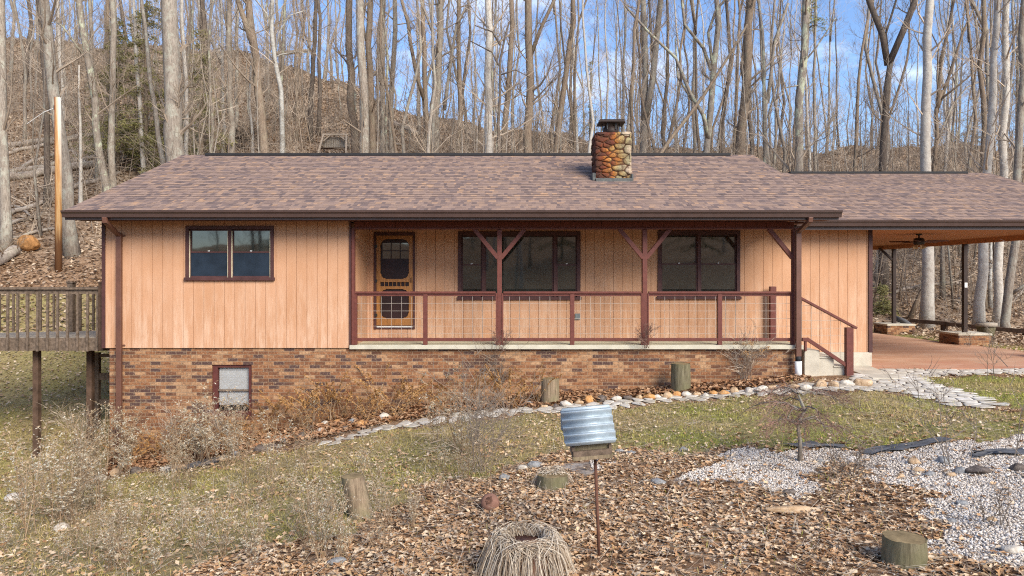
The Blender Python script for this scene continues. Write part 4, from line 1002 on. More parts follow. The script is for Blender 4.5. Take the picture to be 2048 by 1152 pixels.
# black landscape fabric lying along the gravel
for i, (pp, lb) in enumerate((([(1720,908),(1760,896),(1830,890),(1880,880),(1905,884),(1850,899),(1780,906),(1740,913)], 'black landscape fabric strip along the back of the gravel'),
                              ([(1560,893),(1620,887),(1700,893),(1690,899),(1620,898)], 'black fabric scrap behind the weeping maple'),
                              ([(1940,911),(1990,905),(2046,904),(2046,912),(1990,914),(1950,918)], 'black fabric strip exposed in the right gravel'),
                              ([(330,940),(400,925),(440,915),(440,925),(380,940),(330,950)], 'black edging strip below the basement window bed'))):
    wp = [hit(*q) for q in pp]; mb = MB(); n = len(wp); c = sum(wp, Vector())/n
    rr = random.Random(i); ring = []
    for a in range(n):
        p_, q_ = wp[a], wp[(a+1) % n]
        for t in (0, .33, .66): v = p_.lerp(q_, t); ring.append((v.x+rr.uniform(-.04, .04), v.y+rr.uniform(-.04, .04)))
    m_ = len(ring); o_ = len(mb.v)
    for s in (1, .6, .25):
        for u in ring: xx, yy = c.x+(u[0]-c.x)*s, c.y+(u[1]-c.y)*s; mb.v.append((xx, yy, tz(xx, yy)+.018+rr.uniform(0, .03)))
    mb.v.append((c.x, c.y, tz(c.x, c.y)+.04))
    for r_ in range(2):
        for k in range(m_): k2 = (k+1) % m_; mb.f.append((o_+r_*m_+k, o_+r_*m_+k2, o_+(r_+1)*m_+k2, o_+(r_+1)*m_+k))
    for k in range(m_): mb.f.append((o_+2*m_+k, o_+2*m_+(k+1) % m_, len(mb.v)-1))
    tag(mb.build('landscape_fabric', M['fabric'], smooth=True), lb, 'ground fabric')
# ------------------------------------------------------------------ stumps and posts
def post(name, px, pyb, wpx, pyt, mat, label, lean=0, cat='wooden post', seg=20):
    h = hit(px, pyb); k = (h.y-CY)/F; r = wpx*k/2; H = (pyb-pyt)*k; e = empty(name, h, label, cat); mb = MB(); rr = random.Random(px)
    ring = [1+rr.uniform(-.05, .05) for _ in range(seg)]; lv = 6
    for i in range(lv+1):
        t = i/lv
        for j in range(seg):
            a = 6.2832*j/seg; q = r*ring[j]*(1.06-.08*t); mb.v.append((q*math.cos(a)+lean*H*t, q*math.sin(a), -.1+(H+.1)*t+(0 if i < lv else rr.uniform(-.006, .006))))
    for i in range(lv):
        for j in range(seg): j2 = (j+1) % seg; mb.f.append((i*seg+j, i*seg+j2, (i+1)*seg+j2, (i+1)*seg+j))
    mb.build('trunk', M[mat], e, True)
    tb = MB(); 
    for s in (1.0, .5): tb.v += [((r*.97*ring[j]*s)*math.cos(6.2832*j/seg)+lean*H, (r*.97*ring[j]*s)*math.sin(6.2832*j/seg), H-.004+(.006 if s < 1 else 0)) for j in range(seg)]
    tb.f = [(j, (j+1) % seg, seg+(j+1) % seg, seg+j) for j in range(seg)]+[tuple(seg+j for j in range(seg))]
    tb.build('cut_top', M['posttop'], e); return e
post('wooden_post', 1361, 784, 37, 727, 'mossy', 'thick mossy green post standing against the brick below the porch')
post('wooden_post', 1100, 808, 35, 757, 'postgrey', 'short grey post hidden in weeds below the porch left of the mossy post')
post('wooden_post', 727, 1032, 44, 952, 'postgrey', 'weathered leaning post in the weedy lawn at lower left', -.28)
post('tree_stump', 1809, 1128, 80, 1075, 'mossy', 'round mossy stump with a pale sawn top at lower right', 0, 'stump', 28)
st_ = post('tree_stump', 1105, 975, 60, 948, 'mossy', 'low mossy stump half covered by pale grass in the leaf bed', 0, 'stump', 16)
def arch_straw(name, c, rad, hgt, n, label, seed, rr0=.004, inner=.5, out=1.7):
    mb = MB(); r_ = random.Random(seed)
    for i in range(n):
        a = r_.uniform(0, 6.283); a2 = a+r_.choice((-1, 1))*r_.uniform(.0, 1.6); r0 = rad*inner*r_.uniform(.75, 1.1); r1 = rad*r_.uniform(.8, out)
        zt_ = hgt*r_.uniform(.78, 1.08); p = []; ap = r_.uniform(.18, .36); z0 = r_.uniform(.45, .85)
        for k in range(9):
            t = k/8; rr_ = r0+(r1-r0)*t; aa = a+(a2-a)*min(1, t*1.6); zz = zt_*(1-((t-ap)/(1-ap))**2) if t > ap else zt_*(z0+(1-z0)*math.sin(t/ap*1.57))
            xx, yy = c.x+rr_*math.cos(aa)+r_.gauss(0, .006), c.y+rr_*math.sin(aa)+r_.gauss(0, .006); p.append((xx, yy, max(tz(xx, yy)+.01, c.z+zz)))
        mb.tube(p, [rr0]*5+[rr0*.9, rr0*.85, rr0*.7, rr0*.4], 3, False)
    return tag(mb.build(name, M['straw']), label, 'grass clump')
h = hit(1105, 972); arch_straw('grass_clump', h, .19, .20, 90, 'pale grass blades draped over the low mossy stump', 3, .0035, .3, 1.5)
h = hit(1052, 1148, 3); arch_straw('grass_clump', h, .30, .33, 620, 'large mound of dry arching grass at bottom centre', 5, .0028, .58, 1.45)
pt = MB().tube([h+Vector((0, 0, -.05)), h+Vector((0, 0, .24)), h+Vector((0, 0, .26)), h+Vector((0, 0, .2))], [.17, .20, .17, .14], 20)
tag(pt.build('planter', M['terracotta'], smooth=True), 'dark round planter inside the mound of dry arching grass', 'planter')
h = hit(982, 1016)
pt = MB().tube([(0, 0, 0), (0, 0, .03), (0, 0, .09), (0, 0, .12), (0, 0, .12), (0, 0, .02)], [.07, .10, .095, .06, .04, .035], 18)
o = tag(pt.build('clay_pot', M['terracotta'], smooth=True), 'small terracotta pot tipped over in the leaves', 'pot'); o.location = h+Vector((0, 0, .03)); o.rotation_euler = (R(48), R(-14), 0)
# ------------------------------------------------------------------ birdhouse
h = hit(1200, 1118); k = (h.y-CY)/F; bh = empty('birdhouse', h, 'wooden birdhouse with corrugated metal roof on a rusty pole', 'birdhouse')
top = (1118-915)*k; dxp = -10*k
MB().tube([(0, 0, -.15), (dxp, 0, top+.02)], .014, 10).build('pole', M['rust'], bh, True)
c0 = Vector((dxp-.035, 0, top+.02)); rot = Matrix.Rotation(R(-5), 4, 'Y')
def loc(mb, m4, t): mb.v = [tuple(m4 @ Vector(v)+t) for v in mb.v]; return mb
MB_ = loc(MB().box(-.165, .165, -.17, .15, .0, .035), rot, c0); MB_.build('floor_board', M['postgrey'], bh, bevel=.003)
loc(MB().prism([(-.13, .036), (.13, .036), (.13, .17), (.0, .36), (-.13, .17)], -.14, .14, 'x'), rot, c0).build('box', M['postgrey'], bh, bevel=.004)
loc(MB().bar((-.16, -.155, .055), (.16, -.155, .055), .03, .045).box(.141, .165, -.15, .13, .035, .11).box(-.165, -.141, -.15, .13, .035, .11), rot, c0).build('trim', M['deck'], bh)
def corr(x0, x1, p0, p1, nw, amp=.011):
    mb = MB(); n = nw*12; p0 = Vector(p0); p1 = Vector(p1); d = (p1-p0); nn = Vector((0, -d.z, d.y)).normalized()*(1 if d.z > 0 else -1)
    if nn.z < 0: nn = -nn
    for i in range(n+1):
        t = i/n; q = p0+d*t+nn*amp*math.sin(t*nw*6.283)
        ex = .014*max(0, 1-min(t, 1-t)*12)**2
        for x in (x0+ex, x1-ex): mb.v.append((x, q.y, q.z))
        for x in (x0+ex, x1-ex): mb.v.append((x, q.y+nn.y*.003, q.z+nn.z*.003))
    for i in range(n):
        a = i*4; b = a+4; mb.f += [(a+2, b+2, b+3, a+3), (a, a+1, b+1, b), (a, b, b+2, a+2), (a+1, a+3, b+3, b+1)]
    return mb
loc(corr(-.225, .205, (0, -.20, .135), (0, .015, .41), 5, .024), rot, c0).build('roof', M['galv'], bh, True)
loc(corr(-.225, .205, (0, .24, .16), (0, .012, .405), 5, .015), rot, c0).build('roof', M['galv'], bh, True)
# ------------------------------------------------------------------ bare trees
def branch(mb, p, d, ln, r, depth, rn, tropism=.25, kids=(5, 4, 3), segs=4):
    pts_ = [p.copy()]; rad = [r]; cur = p.copy(); dd = d.copy()
    for i in range(segs):
        dd = (dd+Vector((rn.gauss(0, .16), rn.gauss(0, .16), tropism*.28+rn.gauss(0, .1)))).normalized(); cur = cur+dd*(ln/segs)
        pts_.append(cur.copy()); rad.append(r*(1-.82*(i+1)/segs))
    mb.tube(pts_, rad, 5 if r > .03 else 3, False)
    if depth < len(kids):
        for i in range(kids[depth]):
            t = rn.uniform(.25, 1)*segs; k = min(int(t), segs-1); q = pts_[k].lerp(pts_[k+1], t-k)
            ax = (pts_[k+1]-pts_[k]).normalized(); sd_ = Vector((rn.gauss(0, 1), rn.gauss(0, 1), rn.gauss(.25, .6))).normalized()
            nd = (ax*.75+sd_*.75).normalized()
            branch(mb, q, nd, ln*rn.uniform(.38, .6), max(.004, rad[k]*.55), depth+1, rn, tropism, kids, 3)
def tree(paths, bark_, rn, limbs=12, tw='twig', lo=.25, name='bare_tree', label='', group=None, kids=(5, 4), llen=.2, loc_=None, rmul=1.0, rmin=.006, lr=.34):
    """paths: list of (points, r0, r1); the first starts at the ground"""
    e = empty(name, loc_ or (0, 0, 0), label, 'tree', group)
    tb = MB(); cb = MB()
    for pi, (pp, r0, r1) in enumerate(paths):
        pp = [Vector(p) for p in pp]; fine = [pp[0]]
        for a, b in zip(pp[:-1], pp[1:]):
            k = max(1, int((b-a).length/1.1))
            for i in range(1, k+1): q = a.lerp(b, i/k)+Vector((rn.gauss(0, .035), rn.gauss(0, .035), 0)); fine.append(q)
        m_ = len(fine); rad = [r0+(r1-r0)*i/(m_-1) for i in range(m_)]
        if pi == 0:
            rad[0] *= 1.35; 
            if m_ > 2: rad[1] *= 1.06
        tb.tube(fine, rad, 9 if r0 > .06 else 6, True)
        H = (fine[-1]-fine[0]).length; nl = limbs if pi == 0 else max(3, limbs//2)
        for i in range(nl):
            t = rn.uniform(lo if pi == 0 else .1, 1)*(m_-1); k = min(int(t), m_-2); q = fine[k].lerp(fine[k+1], t-k)
            a = rn.uniform(0, 6.283); el = rn.uniform(.15, 1.1); nd = Vector((math.cos(a)*math.cos(el), math.sin(a)*math.cos(el), math.sin(el)))
            ll = H*llen*rn.uniform(.35, 1.15)*(1-.5*t/(m_-1))
            branch(cb, q, nd, ll, max(rmin, rad[k]*lr*rn.uniform(.5, 1)), 0, rn, .5, kids)
    tb.build('trunk', M[bark_], e, True)
    if cb.v: cb.build('crown', M[tw], e)
    return e
def ptree(D_, pts_px, w0, w1, bark_, label, forks=(), limbs=11, seed=0, tw='twig', top=-260, **kw):
    """pts_px listed from base up, at distance D_; extended above the frame"""
    rn = random.Random(seed*31+int(pts_px[0][0])); y = D_+CY
    bx = (pts_px[0][0]-1024)*D_/F; bz = tz(bx, y)
    base = Vector((bx, y, bz)); k = D_/F
    P0 = [P(a, b, y) for a, b in pts_px]
    if P0[0].z > bz: P0 = [Vector((bx, y, bz-.15))]+[q for q in P0 if q.z > bz+.3]
    else: P0[0] = Vector((bx, y, bz-.15)); P0 = [P0[0]]+[q for q in P0[1:] if q.z > bz+.3]
    if pts_px[-1][1] <= 5 and top is not None:
        a, b = P0[-2], P0[-1]; dv = (b-a).normalized(); P0.append(b+dv*rn.uniform(4, 7)+Vector((rn.gauss(0, .3), rn.gauss(0, .5), 0)))
    r0, r1 = w0*k/2, w1*k/2
    paths = [([q-base for q in P0], r0, r1*.7)]
    for fk, fw0, fw1 in forks:
        q = [P(a, b, y) for a, b in fk]
        q = [q[0]]+[v+Vector((0, rn.uniform(-.5, .5), 0)) for v in q[1:]]
        if fk[-1][1] <= 5: q.append(q[-1]+(q[-1]-q[-2]).normalized()*3)
        paths.append(([v-base for v in q], fw0*k/2, fw1*k/2))
    return tree(paths, bark_, rn, limbs, tw, label=label, group=None, loc_=tuple(base), **kw)
B = 'bark_'
T = [ # D, points base->top, w base, w top, bark, label, forks
 (26, [(12,450),(6,200),(2,0)], 20, 14, 'grey', 'large grey trunk at the extreme left edge of the photo', ()),
 (25.5, [(146,500),(122,280),(108,190),(88,0)], 25, 17, 'grey', 'grey leaning trunk right behind the utility pole', ()),
 (30, [(95,362),(93,240),(84,60),(78,0)], 12, 10, 'dark', 'dark brown slim trunk just left of the utility pole', ()),
 (29, [(163,388),(161,240),(158,130)], 8, 4, 'pale', 'thin pale sapling between the pole and the leaning lichened tree', ()),
 (29, [(213,378),(200,310),(186,200),(172,110),(160,0)], 16, 11, 'lichen', 'pale lichened tree leaning left above the left eave', (([(170,115),(140,60),(105,40)],5,2),)),
 (29.5, [(222,368),(224,230),(224,120),(222,0)], 14, 12, 'grey', 'straight grey trunk beside the leaning lichened tree above the left eave', ()),
 (33, [(196,330),(190,220),(178,0)], 10, 7, 'grey', 'slim grey trunk behind the leaning lichened tree', ()),
 (30, [(330,335),(318,270),(303,165),(292,60),(288,0)], 10, 7, 'grey', 'slim grey tree leaning left beside the evergreens', ()),
 (28, [(354,330),(348,200),(345,100),(338,0)], 40, 34, 'grey', 'very thick pale grey trunk rising behind the left end of the roof', ()),
 (31, [(374,310),(371,160),(364,30),(363,0)], 9, 7, 'pale', 'thin pale trunk hugging the right side of the very thick trunk', ()),
 (34, [(423,270),(413,190),(410,100),(405,0)], 12, 9, 'dark', 'dark grey trunk standing at the end of the long fallen log', ()),
 (36, [(447,308),(446,160),(443,130),(441,0)], 7, 5, 'pale', 'thin pale trunk with a branch leaning left, left of the pair of roofline trunks', (([(445,130),(425,80),(403,15),(400,0)],7,5),)),
 (33, [(464,310),(459,190),(457,90),(455,0)], 14, 10, 'grey', 'straight grey trunk near the left end of the ridge vent', ()),
 (33, [(531,312),(524,220),(514,120),(504,60),(498,0)], 18, 15, 'brown', 'thick brown grey trunk behind the ridge left of the white birch', (([(512,110),(495,50),(478,0)],11,8),)),
 (34, [(506,308),(500,210),(504,130),(505,90)], 7, 4, 'pale', 'thin pale wavy sapling left of the thick brown grey trunk', ()),
 (33, [(564,308),(566,250),(558,180),(549,120),(546,60),(545,0)], 11, 7, 'birch', 'white barked birch with dark crooked upper branches', (([(549,115),(556,60),(575,30),(605,15)],4,2),([(549,115),(560,105),(590,98),(620,110)],3,1.5),([(547,80),(535,30),(510,0)],4,2))),
 (44, [(621,296),(622,200),(628,120),(632,0)], 10, 8, 'dark', 'dark slim trunk just left of the wooden swing', ()),
 (36, [(713,312),(704,200),(700,100),(698,0)], 17, 13, 'brown', 'leftmost brown trunk of the thick cluster right of the swing', ()),
 (34, [(728,312),(728,180),(722,90),(720,0)], 22, 16, 'grey', 'widest grey trunk in the cluster right of the swing', ()),
 (35, [(746,312),(741,180),(738,0)], 15, 13, 'brown', 'brown viney trunk at the right of the thick cluster', ()),
 (37, [(765,312),(766,150),(765,0)], 11, 9, 'grey', 'straight grey trunk just right of the thick cluster', ()),
 (39, [(785,310),(783,170),(790,60),(792,0)], 12, 10, 'grey', 'grey trunk second to the right of the thick cluster', ()),
 (38, [(858,312),(851,230),(847,150),(845,0)], 12, 10, 'brown', 'brown trunk joined by a leaning stem at centre left', (([(848,200),(838,160),(822,90),(803,0)],8,6),)),
 (40, [(868,310),(870,230),(877,130),(882,0)], 17, 12, 'grey', 'grey forked trunk at centre left of the chimney', (([(888,220),(900,140),(915,50),(930,10)],8,4),)),
 (41, [(917,310),(921,190),(915,110),(917,0)], 11, 9, 'brown', 'brown slim trunk left of the pale smooth tree', ()),
 (33, [(976,312),(980,150),(978,60),(977,0)], 19, 15, 'pale', 'pale smooth straight trunk near the middle of the ridge', ()),
 (32, [(999,312),(996,250),(997,190),(999,120),(1010,75),(1018,45)], 10, 5, 'dark', 'dark curving tree right of the pale smooth trunk', (([(997,130),(985,100),(940,80)],4,2),([(1000,90),(985,60),(950,50)],4,2),([(1001,150),(1030,140),(1060,150)],3,1.5)))
 ,
 (40, [(1006,312),(1014,190),(1021,100),(1024,0)], 14, 11, 'brown', 'brown trunk leaning right behind the curving dark tree', ()),
 (36, [(1055,312),(1060,180),(1058,80),(1056,0)], 20, 16, 'brown', 'thick shaggy brown trunk with vines left of the chimney', (([(1062,110),(1080,60),(1108,0)],8,5),)),
 (37, [(1110,312),(1125,190),(1138,90),(1149,0)], 14, 10, 'brown', 'dark trunk leaning right with level side branches left of the chimney', ()),
 (46, [(1256,300),(1262,180),(1270,80),(1276,0)], 8, 6, 'grey', 'slim grey trunk right above the chimney cap', ()),
 (47, [(1246,290),(1248,120),(1250,0)], 6, 5, 'grey', 'thin grey trunk immediately right of the chimney', ()),
 (36, [(1284,312),(1292,200),(1290,80),(1288,0)], 16, 12, 'grey', 'pale grey trunk right of the chimney with a leaning twin', (([(1288,240),(1303,170),(1316,60),(1320,0)],13,10),)),
 (42, [(1389,312),(1387,180),(1388,90),(1386,0)], 8, 6, 'grey', 'slim grey trunk between the chimney pair and the lichened tree', ()),
 (32, [(1414,312),(1421,220),(1430,120),(1434,50),(1436,0)], 16, 11, 'lichen', 'lichened tree with long limbs arching left over the ridge', (([(1418,285),(1404,235),(1378,190),(1350,120),(1300,60),(1245,15)],9,4),([(1422,140),(1414,90),(1395,85),(1370,50),(1360,0)],7,4),([(1425,130),(1420,60),(1432,20),(1450,0)],6,4),([(1384,200),(1355,150),(1350,80)],5,3))),
 (31, [(1316,312),(1378,230),(1440,145),(1492,50)], 11, 6, 'brown', 'dead brown trunk leaning steeply right across the lichened tree', ()),
 (33, [(1478,312),(1490,210),(1497,110),(1500,0)], 22, 18, 'brown', 'thick shaggy reddish brown trunk near the right end of the ridge', ()),
 (34, [(1536,330),(1530,260),(1535,200)], 11, 8, 'grey', 'grey tree forking low just past the ridge end', (([(1534,205),(1526,150),(1524,60),(1521,0)],6,4),([(1535,205),(1548,140),(1556,80),(1572,10)],8,5))),
 (38, [(1548,335),(1553,220),(1562,120),(1568,60)], 8, 4, 'grey', 'slim grey tree close behind the low forking tree', ()),
 (29, [(1597,355),(1599,200),(1606,100),(1613,0)], 20, 15, 'lichen', 'green grey lichened trunk where the two roofs meet', (([(1604,130),(1640,90),(1680,30)],4,2),([(1602,170),(1560,180),(1540,210)],3,1.5))),
 (40, [(1586,350),(1590,230),(1597,180)], 9, 4, 'brown', 'short brown trunk tucked left of the green grey lichened trunk', ()),
 (45, [(1630,345),(1629,150),(1632,0)], 7, 5, 'grey', 'straight slim trunk right of the green grey lichened trunk', ()),
 (34, [(1713,350),(1716,210),(1722,110),(1735,40)], 11, 6, 'brown', 'brown twiggy tree left of the dark forked tree', ()),
 (30, [(1767,355),(1770,230),(1776,125)], 18, 15, 'dark', 'dark tree splitting into a wide V above the carport ridge', (([(1775,130),(1764,70),(1750,0)],12,10),([(1777,130),(1802,60),(1832,0)],13,10),([(1777,120),(1783,60),(1796,0)],5,3))),
 (25.8, [(1853,662),(1853,400),(1855,150),(1857,0)], 24, 15, 'pale', 'straight pale smooth trunk seen above and below the carport roof', ()),
 (33, [(1868,380),(1874,220),(1885,180)], 13, 8, 'brown', 'brown tree fanning into several stems right of the pale smooth trunk', (([(1874,225),(1882,120),(1902,0)],7,4),([(1876,215),(1905,150),(1932,60),(1955,10)],7,3),([(1878,215),(1862,100),(1850,30)],4,2),([(1880,200),(1925,160),(1975,120)],5,2))),
 (36, [(1855,340),(1905,210),(1935,175),(1990,150)], 8, 3, 'grey', 'grey stem leaning far right toward the white cloud', ()),
 (28, [(1968,500),(1966,200),(1963,0)], 12, 10, 'brown', 'brown slim trunk between the stem fan and the pale pair', ()),
 (26, [(1957,655),(1966,480),(1985,180),(1998,0)], 20, 12, 'pale', 'left trunk of the pale pair at right, leaning right', ()),
 (26.4, [(1993,655),(2000,480),(2008,200),(2011,0)], 17, 14, 'pale', 'right trunk of the pale pair at right, upright', ()),
 (25, [(2012,645),(2022,560),(2028,480),(2040,300),(2046,150),(2048,0)], 17, 11, 'grey', 'curved grey trunk at the far right edge behind the carport', (([(2020,590),(2040,572),(2070,560)],7,5),)),
 (31, [(1752,610),(1758,500),(1762,430)], 10, 7, 'pale', 'left pale stem of the twin stems seen under the carport by the wall', ()),
 (31.5, [(1766,605),(1770,500),(1772,420)], 11, 8, 'grey', 'right grey stem of the twin stems seen under the carport by the wall', ()),
 (29, [(1885,645),(1886,500),(1888,400)], 9, 7, 'grey', 'slim grey trunk under the carport between the pale trunk and the post', ()),
 (27, [(1816,650),(1842,590),(1868,530),(1872,500)], 9, 5, 'brown', 'broken brown trunk leaning against the pale trunk under the carport', ()),
 (28, [(1980,640),(1984,560),(1983,485)], 8, 7, 'birch', 'white slim trunk between the pale pair under the carport', ()),
 (34, [(1920,610),(1922,520),(1918,400)], 8, 6, 'grey', 'thin distant trunk just left of the nearer carport post', ()),
 (37, [(1800,600),(1798,500),(1801,400)], 8, 6, 'grey', 'distant grey trunk right of the far carport post', ()),
]
for i, (D_, pp, w0, w1, bk, lb, fk) in enumerate(T):
    thick = w0*D_/F/2
    ptree(D_, pp, w0, w1, B+bk, lb, fk, limbs=17 if thick > .12 else 12, seed=i, tw='twig_pale' if bk in ('pale', 'birch') else 'twig', kids=(6, 5))
# background prototypes
def proto(i):
    rn = random.Random(900+i); H = rn.uniform(15, 21); r0 = rn.choice((.055, .07, .085, .10, .13))
    lean = rn.uniform(-.11, .11); pts_ = [(0, 0, -.3)]+[(lean*H*t+rn.gauss(0, .18), rn.gauss(0, .2), H*t) for t in (.2, .4, .6, .8, 1)]
    paths = [(pts_, r0, .022)]
    if i % 3 == 0:
        s = Vector(pts_[3]); paths.append(([s, s+Vector((.9, .1, 2.2)), s+Vector((1.5, .3, 5.5)), s+Vector((1.8, .2, 8))], r0*.55, .02))
    bk = ['bark_grey', 'bark_brown', 'bark_pale', 'bark_grey', 'bark_dark', 'bark_lichen', 'bark_grey', 'bark_brown'][i % 8]
    return tree(paths, bk, rn, 24, 'twig' if i % 2 else 'twig_pale', lo=.12, label='x', kids=(6, 5), llen=.17, lr=.34, rmin=.009)
def sapling(i):
    rn = random.Random(1500+i); H = rn.uniform(5.5, 9); r0 = rn.uniform(.025, .05); lean = rn.uniform(-.12, .12)
    pts_ = [(0, 0, -.2)]+[(lean*H*t+rn.gauss(0, .12), rn.gauss(0, .12), H*t) for t in (.3, .6, 1)]
    return tree([(pts_, r0, .01)], 'bark_brown' if i % 2 else 'bark_grey', rn, 14, 'twig' if i % 3 else 'twig_pale', lo=.12, label='x', kids=(4, 3), llen=.26, lr=.5, rmin=.006, name='bare_sapling')
protos = [proto(i) for i in range(12)]; saps = [sapling(i) for i in range(8)]
rn = random.Random(42); placed = []
def zone_label(px, D_, sap, src):
    hue = next(c for c in src.children if c.name.startswith('trunk')).data.materials[0].name.split('_')[0]
    what = f'thin {hue} sapling' if sap else f'slender {hue} tree'
    how = ('on the crest' if D_ > 58 else 'high on the slope' if D_ > 44 else 'low on the slope')
    where = next(w for lim, w in ((120, 'left of the utility pole'), (330, 'above the left eave'), (480, 'right of the thickest trunk'), (640, 'by the white birch'), (800, 'by the wooden swing'), (960, 'left of the mid ridge'), (1160, 'left of the chimney'), (1280, 'behind the chimney'), (1420, 'right of the chimney'), (1600, 'by the right ridge end'), (1760, 'above the carport ridge start'), (1900, 'by the wide forked tree'), (9999, 'above the far right carport roof')) if px < lim)
    return f'{what} {how} {where}'
def put(src, px, D_, sap):
    x = (px-1024)*D_/F; y = D_+CY
    if D_ < 23 or (-9.5 < x < 16 and y < 13.5): return
    if (620 < px < 712 and D_ < 45) or (px < 330 and D_ < 36 and sap and rn.random() < .6): return
    lb = zone_label(px, D_, sap, src)
    if src in fresh: o = src; fresh.remove(src)
    else: o = copy_tree(src)
    s = rn.uniform(.85, 1.2); o.location = (x, y, tz(x, y)); o.rotation_euler.z = rn.uniform(0, 6.28); o.scale = (s, s, s*rn.uniform(.95, 1.15))
    tag(o, lb, 'tree', ('saplings ' if sap else 'background trees ')+lb.split(' tree ' if not sap else ' sapling ')[1])
fresh = set(protos+saps)
for i in range(215):
    px = rn.uniform(-60, 2110); D_ = rn.choice((rn.uniform(30, 46), rn.uniform(44, 66), rn.uniform(56, 84))); put(rn.choice(protos), px, D_, False)
for i in range(280):
    px = rn.uniform(-40, 2090); D_ = rn.uniform(26, 60); put(rn.choice(saps), px, D_, True)
# trees across the road behind the viewpoint: what the window panes mirror
for i in range(44):
    x = rn.uniform(-34, 34); y = rn.uniform(-60, -26); o = copy_tree(rn.choice(protos)); o.location = (x, y, tz(x, y)); o.rotation_euler.z = rn.uniform(0, 6)
    tag(o, 'bare tree across the road facing the house', 'tree', 'trees facing the house')
# evergreens
def evergreen(H, seed, mat='needle', spread=.28, drop=.35, n=70, start=.1, name='evergreen_tree'):
    rn_ = random.Random(seed); e = empty(name, (0, 0, 0), 'x', 'tree'); tb = MB().tube([(0, 0, -.2), (0, 0, H*.5), (.05, 0, H)], [H*.012, H*.008, .01], 7)
    nb = MB(); br = MB()
    for i in range(n):
        t = start+(1-start)*rn_.random()**1.1; z = H*t; a = rn_.uniform(0, 6.283); ln = H*spread*(1.08-t)*rn_.uniform(.6, 1.1)
        d = Vector((math.cos(a), math.sin(a), 0)); pp = [Vector((0, 0, z))+d*ln*s+Vector((0, 0, -drop*ln*s*s+.1*ln*s)) for s in (0, .33, .66, 1)]
        br.tube(pp, [.018, .012, .008, .004], 3, False)
        for j in range(int(22*ln/1.5)+6):
            s = rn_.uniform(.12, 1)*3; k = min(int(s), 2); q = pp[k].lerp(pp[k+1], s-k)+Vector((rn_.gauss(0, .10), rn_.gauss(0, .10), rn_.gauss(-.05, .06)))
            for _ in range(4):
                v = Vector((rn_.gauss(0, 1), rn_.gauss(0, 1), rn_.gauss(-.3, .5))).normalized()*rn_.uniform(.07, .16); w_ = v.orthogonal().normalized()*.015; m_ = len(nb.v)
                nb.v += [tuple(q-w_), tuple(q+w_), tuple(q+v+w_*.4), tuple(q+v-w_*.4)]; nb.f.append((m_, m_+1, m_+2, m_+3))
    br.v and br.build('branches', M['twig'], e); tb.build('trunk', M['bark_brown'], e, True); nb.build('foliage', M[mat], e); return e
for (px, D_, H, seed, mat, lb, kw) in (
    (292, 33.5, 10.5, 1, 'needle', 'tallest dark evergreen left of the very thick trunk', dict(n=110, spread=.25)),
    (236, 34, 7.5, 2, 'needle', 'low spreading evergreen left of the very thick trunk', dict(n=100, spread=.36)),
    (404, 33, 7.5, 3, 'needle', 'evergreen half hidden right of the very thick trunk', dict(n=100, spread=.30)),
    (322, 34, 4.5, 4, 'needle', 'small evergreen in front of the tallest one', dict(n=50, spread=.4)),
    (1180, 52, 8.0, 5, 'pine', 'pale green pine just left of the chimney top', dict(n=30, start=.35, spread=.2)),
    (2035, 60, 15., 6, 'pine', 'pine behind the trunks at the right edge', dict(n=45, start=.3, spread=.2)),
    (1952, 58, 5.5, 7, 'needle', 'dark round evergreen above the right end of the carport ridge', dict(n=34, spread=.4)),
    (1764, 27.5, 1.1, 8, 'needle', 'low green shrub under the carport beside the house corner', dict(n=40, spread=.6))):
    e = evergreen(H, seed, mat, **kw); x = (px-1024)*D_/F; e.location = (x, D_+CY, tz(x, D_+CY)); tag(e, lb)
e = evergreen(1.6, 9, 'pine', n=16, spread=.5, start=.2, name='pine_bough_clump'); e.location = P(1622, 28, 29.3+CY)+Vector((0, -.3, -.9)); tag(e, 'small green needled top growing beside the lichened trunk at the upper right', 'tree')
k = evergreen(11, 10, 'needle', n=80, spread=.3)
for i, (x, y) in enumerate(((4, -40), (9, -46), (-6, -52), (16, -44), (-20, -46))):
    o = k if i == 0 else copy_tree(k); o.location = (x, y, tz(x, y)); tag(o, 'dark evergreen across the road facing the house', 'tree', 'evergreens facing the house')
# brush thicket on the hill: thin stems nobody could count
def brush(name, n, x_rng, d_rng, hr, label, mat, seed, spread=.5, per=7):
    r_ = random.Random(seed); mb = MB()
    for i in range(n):
        D_ = r_.uniform(*d_rng); px = r_.uniform(*x_rng); x = (px-1024)*D_/F; y = D_+CY
        if (-9 < x < 15 and y < 13) or (625 < px < 708 and D_ < 43) or (px < 300 and D_ < 36 and r_.random() < .65): continue
        z = tz(x, y); H = r_.uniform(*hr); dx, dy = r_.gauss(0, .25)*H, r_.gauss(0, .25)*H
        p = [Vector((x, y, z)), Vector((x+dx*.35, y+dy*.35, z+H*.5)), Vector((x+dx, y+dy, z+H*.92))]; r0 = .008+.004*H/2
        mb.tube(p, [r0, r0*.7, r0*.3], 3, False)
        for j in range(per):
            t = r_.uniform(.2, 1.9); k = int(t); q = p[k].lerp(p[k+1], t-k); l = H*spread*r_.uniform(.25, .7); a = r_.uniform(0, 6.28)
            v = Vector((math.cos(a)*l, math.sin(a)*l, l*r_.uniform(-.2, .9))); mb.tube([q, q+v*.5+Vector((0, 0, .05*l)), q+v+Vector((0, 0, r_.uniform(-.2, .2)*l))], [r0*.45, r0*.35, r0*.2], 3, False)
    return tag(mb.build(name, mat), label, 'brush', None, 'stuff')
brush('brush_thicket', 4200, (-40, 2090), (27, 62), (.8, 4.4), 'tangled leafless brush on the wooded hillside', M['twig'], 1, per=9)
brush('pale_brush_thicket', 2600, (-40, 2090), (26, 56), (.6, 2.4), 'pale leafless brush on the wooded hillside', M['twig_pale'], 2)
